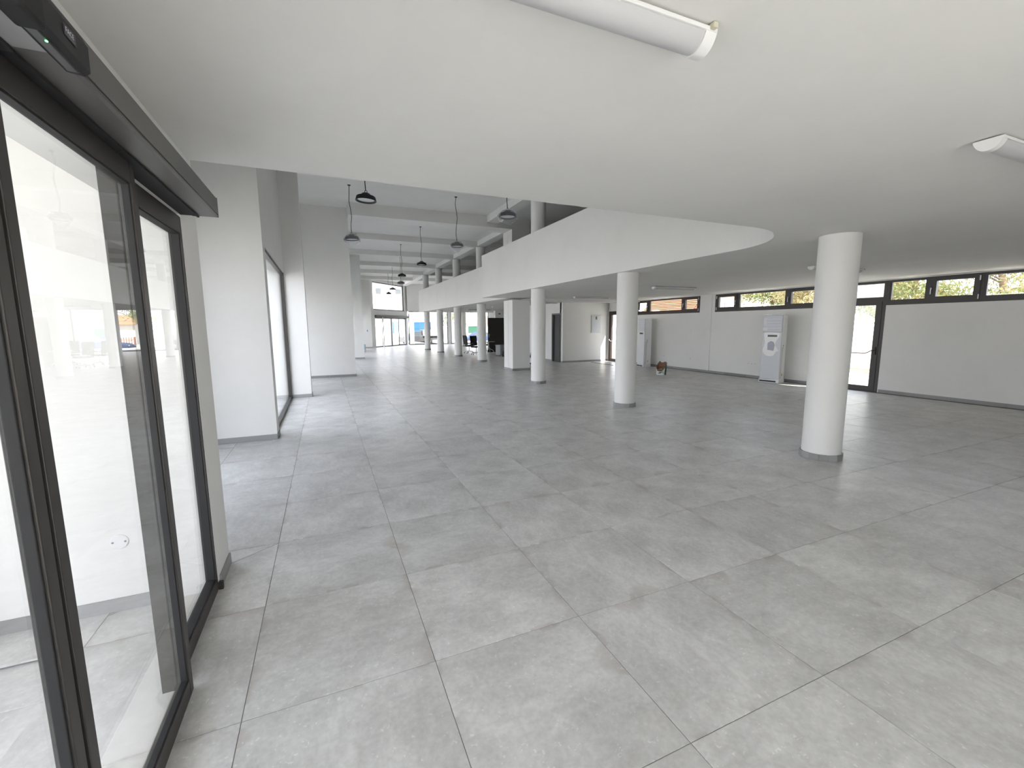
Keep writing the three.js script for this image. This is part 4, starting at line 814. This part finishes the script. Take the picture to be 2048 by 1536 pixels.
function car(name, label, pos, turn, paint, kind) {
  const o = thing(name, label, 'car', pos, turn);
  const body = kind === 'pickup' ? [[-2.3, 0.35], [-2.3, 0.95], [-0.2, 0.98], [0.1, 0.98], [1.1, 0.95], [2.05, 0.85], [2.25, 0.7], [2.28, 0.35]] : [[-2.1, 0.3], [-2.15, 0.75], [-1.7, 0.9], [-1.1, 0.95], [1.0, 0.9], [1.75, 0.8], [2.1, 0.65], [2.12, 0.3]];
  const cab = kind === 'pickup' ? [[-0.5, 0.97], [-0.35, 1.5], [0.55, 1.5], [1.15, 0.95]] : [[-1.5, 0.92], [-0.85, 1.38], [0.25, 1.4], [1.05, 0.9]];
  const ex = (p, w, r) => extrudeXY(p, w - 2 * r, { bevelEnabled: true, bevelSize: r, bevelThickness: r, bevelSegments: 3 }).translate(0, 0, -(w - 2 * r) / 2);
  const bm = STD({ color: lin(...paint), roughness: 0.6 }), gl = STD({ color: lin(0.05, 0.06, 0.07), roughness: 0.08 });
  part(o, 'body', ex(body, 1.7, 0.06), bm);
  const c = part(o, 'cabin', ex(cab, 1.5, 0.05), bm);
  const sh = cab.map(([x, y], i) => [x * 0.9 + 0.01, 0.98 + (y - 0.92) * 0.82]); part(c, 'side_window', extrudeXY(sh, 1.53).translate(0, 0, -0.765), gl); 
  for (const [x, z] of [[-1.3, 0.78], [1.3, 0.78], [-1.3, -0.78], [1.3, -0.78]]) { const w = part(o, 'wheel', CY(0.33, -0.11, 0.11, 0, 0, 28).rotateX(Math.PI / 2).translate(x, 0.33, z), M.blackMat); part(w, 'hubcap', CY(0.21, -0.118, 0.118, 0, 0, 20).rotateX(Math.PI / 2).translate(x, 0.33, z), M.chrome); }
  part(o, 'headlight', [RB(2.05, 2.16, 0.58, 0.7, 0.5, 0.78, 0.02), RB(2.05, 2.16, 0.58, 0.7, -0.78, -0.5, 0.02)], M.whitePlastic);
  if (kind === 'pickup') part(o, 'cargo_box', RB(-2.5, -0.55, 0.72, 1.72, -0.85, 0.85, 0.02), STD({ color: lin(0.13, 0.125, 0.125), roughness: 0.7 }), 'grey box body');
}
car('pickup_truck', 'dark pickup with a grey box body parked across the street', [9.95, -0.5, -51.3], Math.PI, [0.018, 0.018, 0.02], 'pickup');
car('parked_car', 'blue car parked outside the far glass front', [15.6, -0.5, -45.0], Math.PI, [0.006, 0.025, 0.08], 'sedan');
tree('street_tree', 'leafy green tree beside the post outside the far glass front', 14.4, -52.5, 6.2, 2.1, 1.3, [4, 3], 4200, false);
tree('street_tree', 'green tree above the orange roof across the street', 19.5, -64, 7.5, 2.6, 2.0, [4, 0], 3600, false);
{
  const o = thing('garden_house', 'low house with an orange roof and a green shutter across the street', 'house', [18.6, -0.5, -56]);
  part(o, 'wall', B(-2.0, 6, 0, 2.5, -5, 0), houseWall); for (let i = 0; i < 8; i++) { const c = part(o, 'tile_course', RB(-2.3, 6.4, -0.03, 0.03, -0.2, 0.2, 0.02), roofMats[i % 3]); c.position.set(0, 2.55 + i * 0.13, 0.25 - i * 0.3); c.rotation.x = 0.4; }
  const s = part(o, 'shutter', RB(-0.6, 1.3, 1.15, 2.1, 0, 0.08, 0.01), STD({ color: lin(0.004, 0.06, 0.03), roughness: 0.6 }), 'green shutter'); const sl = B(-0.55, 1.25, -0.02, 0.02, 0.08, 0.11); for (let i = 0; i < 6; i++) part(s, 'slat', sl, STD({ color: lin(0.005, 0.075, 0.038), roughness: 0.5 })).position.y = 1.25 + i * 0.15;
  const f = thing('picket_fence', 'terracotta coloured picket fence before the low house', 'fence', [17.5, -0.5, -52]);
  const pm = STD({ color: lin(0.28, 0.14, 0.09), roughness: 0.8 }), pk = RB(-0.05, 0.05, 0.1, 1.25, -0.02, 0.02, 0.01); for (let i = 0; i < 26; i++) { const p = part(f, 'picket', pk, pm); p.position.x = -2 + i * 0.2; }
  part(f, 'rail', [B(-2.1, 3.2, 0.35, 0.43, -0.05, -0.02), B(-2.1, 3.2, 0.95, 1.03, -0.05, -0.02)], pm); part(f, 'post', [B(-2.1, -2.0, 0, 1.3, -0.1, 0), B(3.1, 3.2, 0, 1.3, -0.1, 0)], pm);
}

renderer.render(scene, camera);
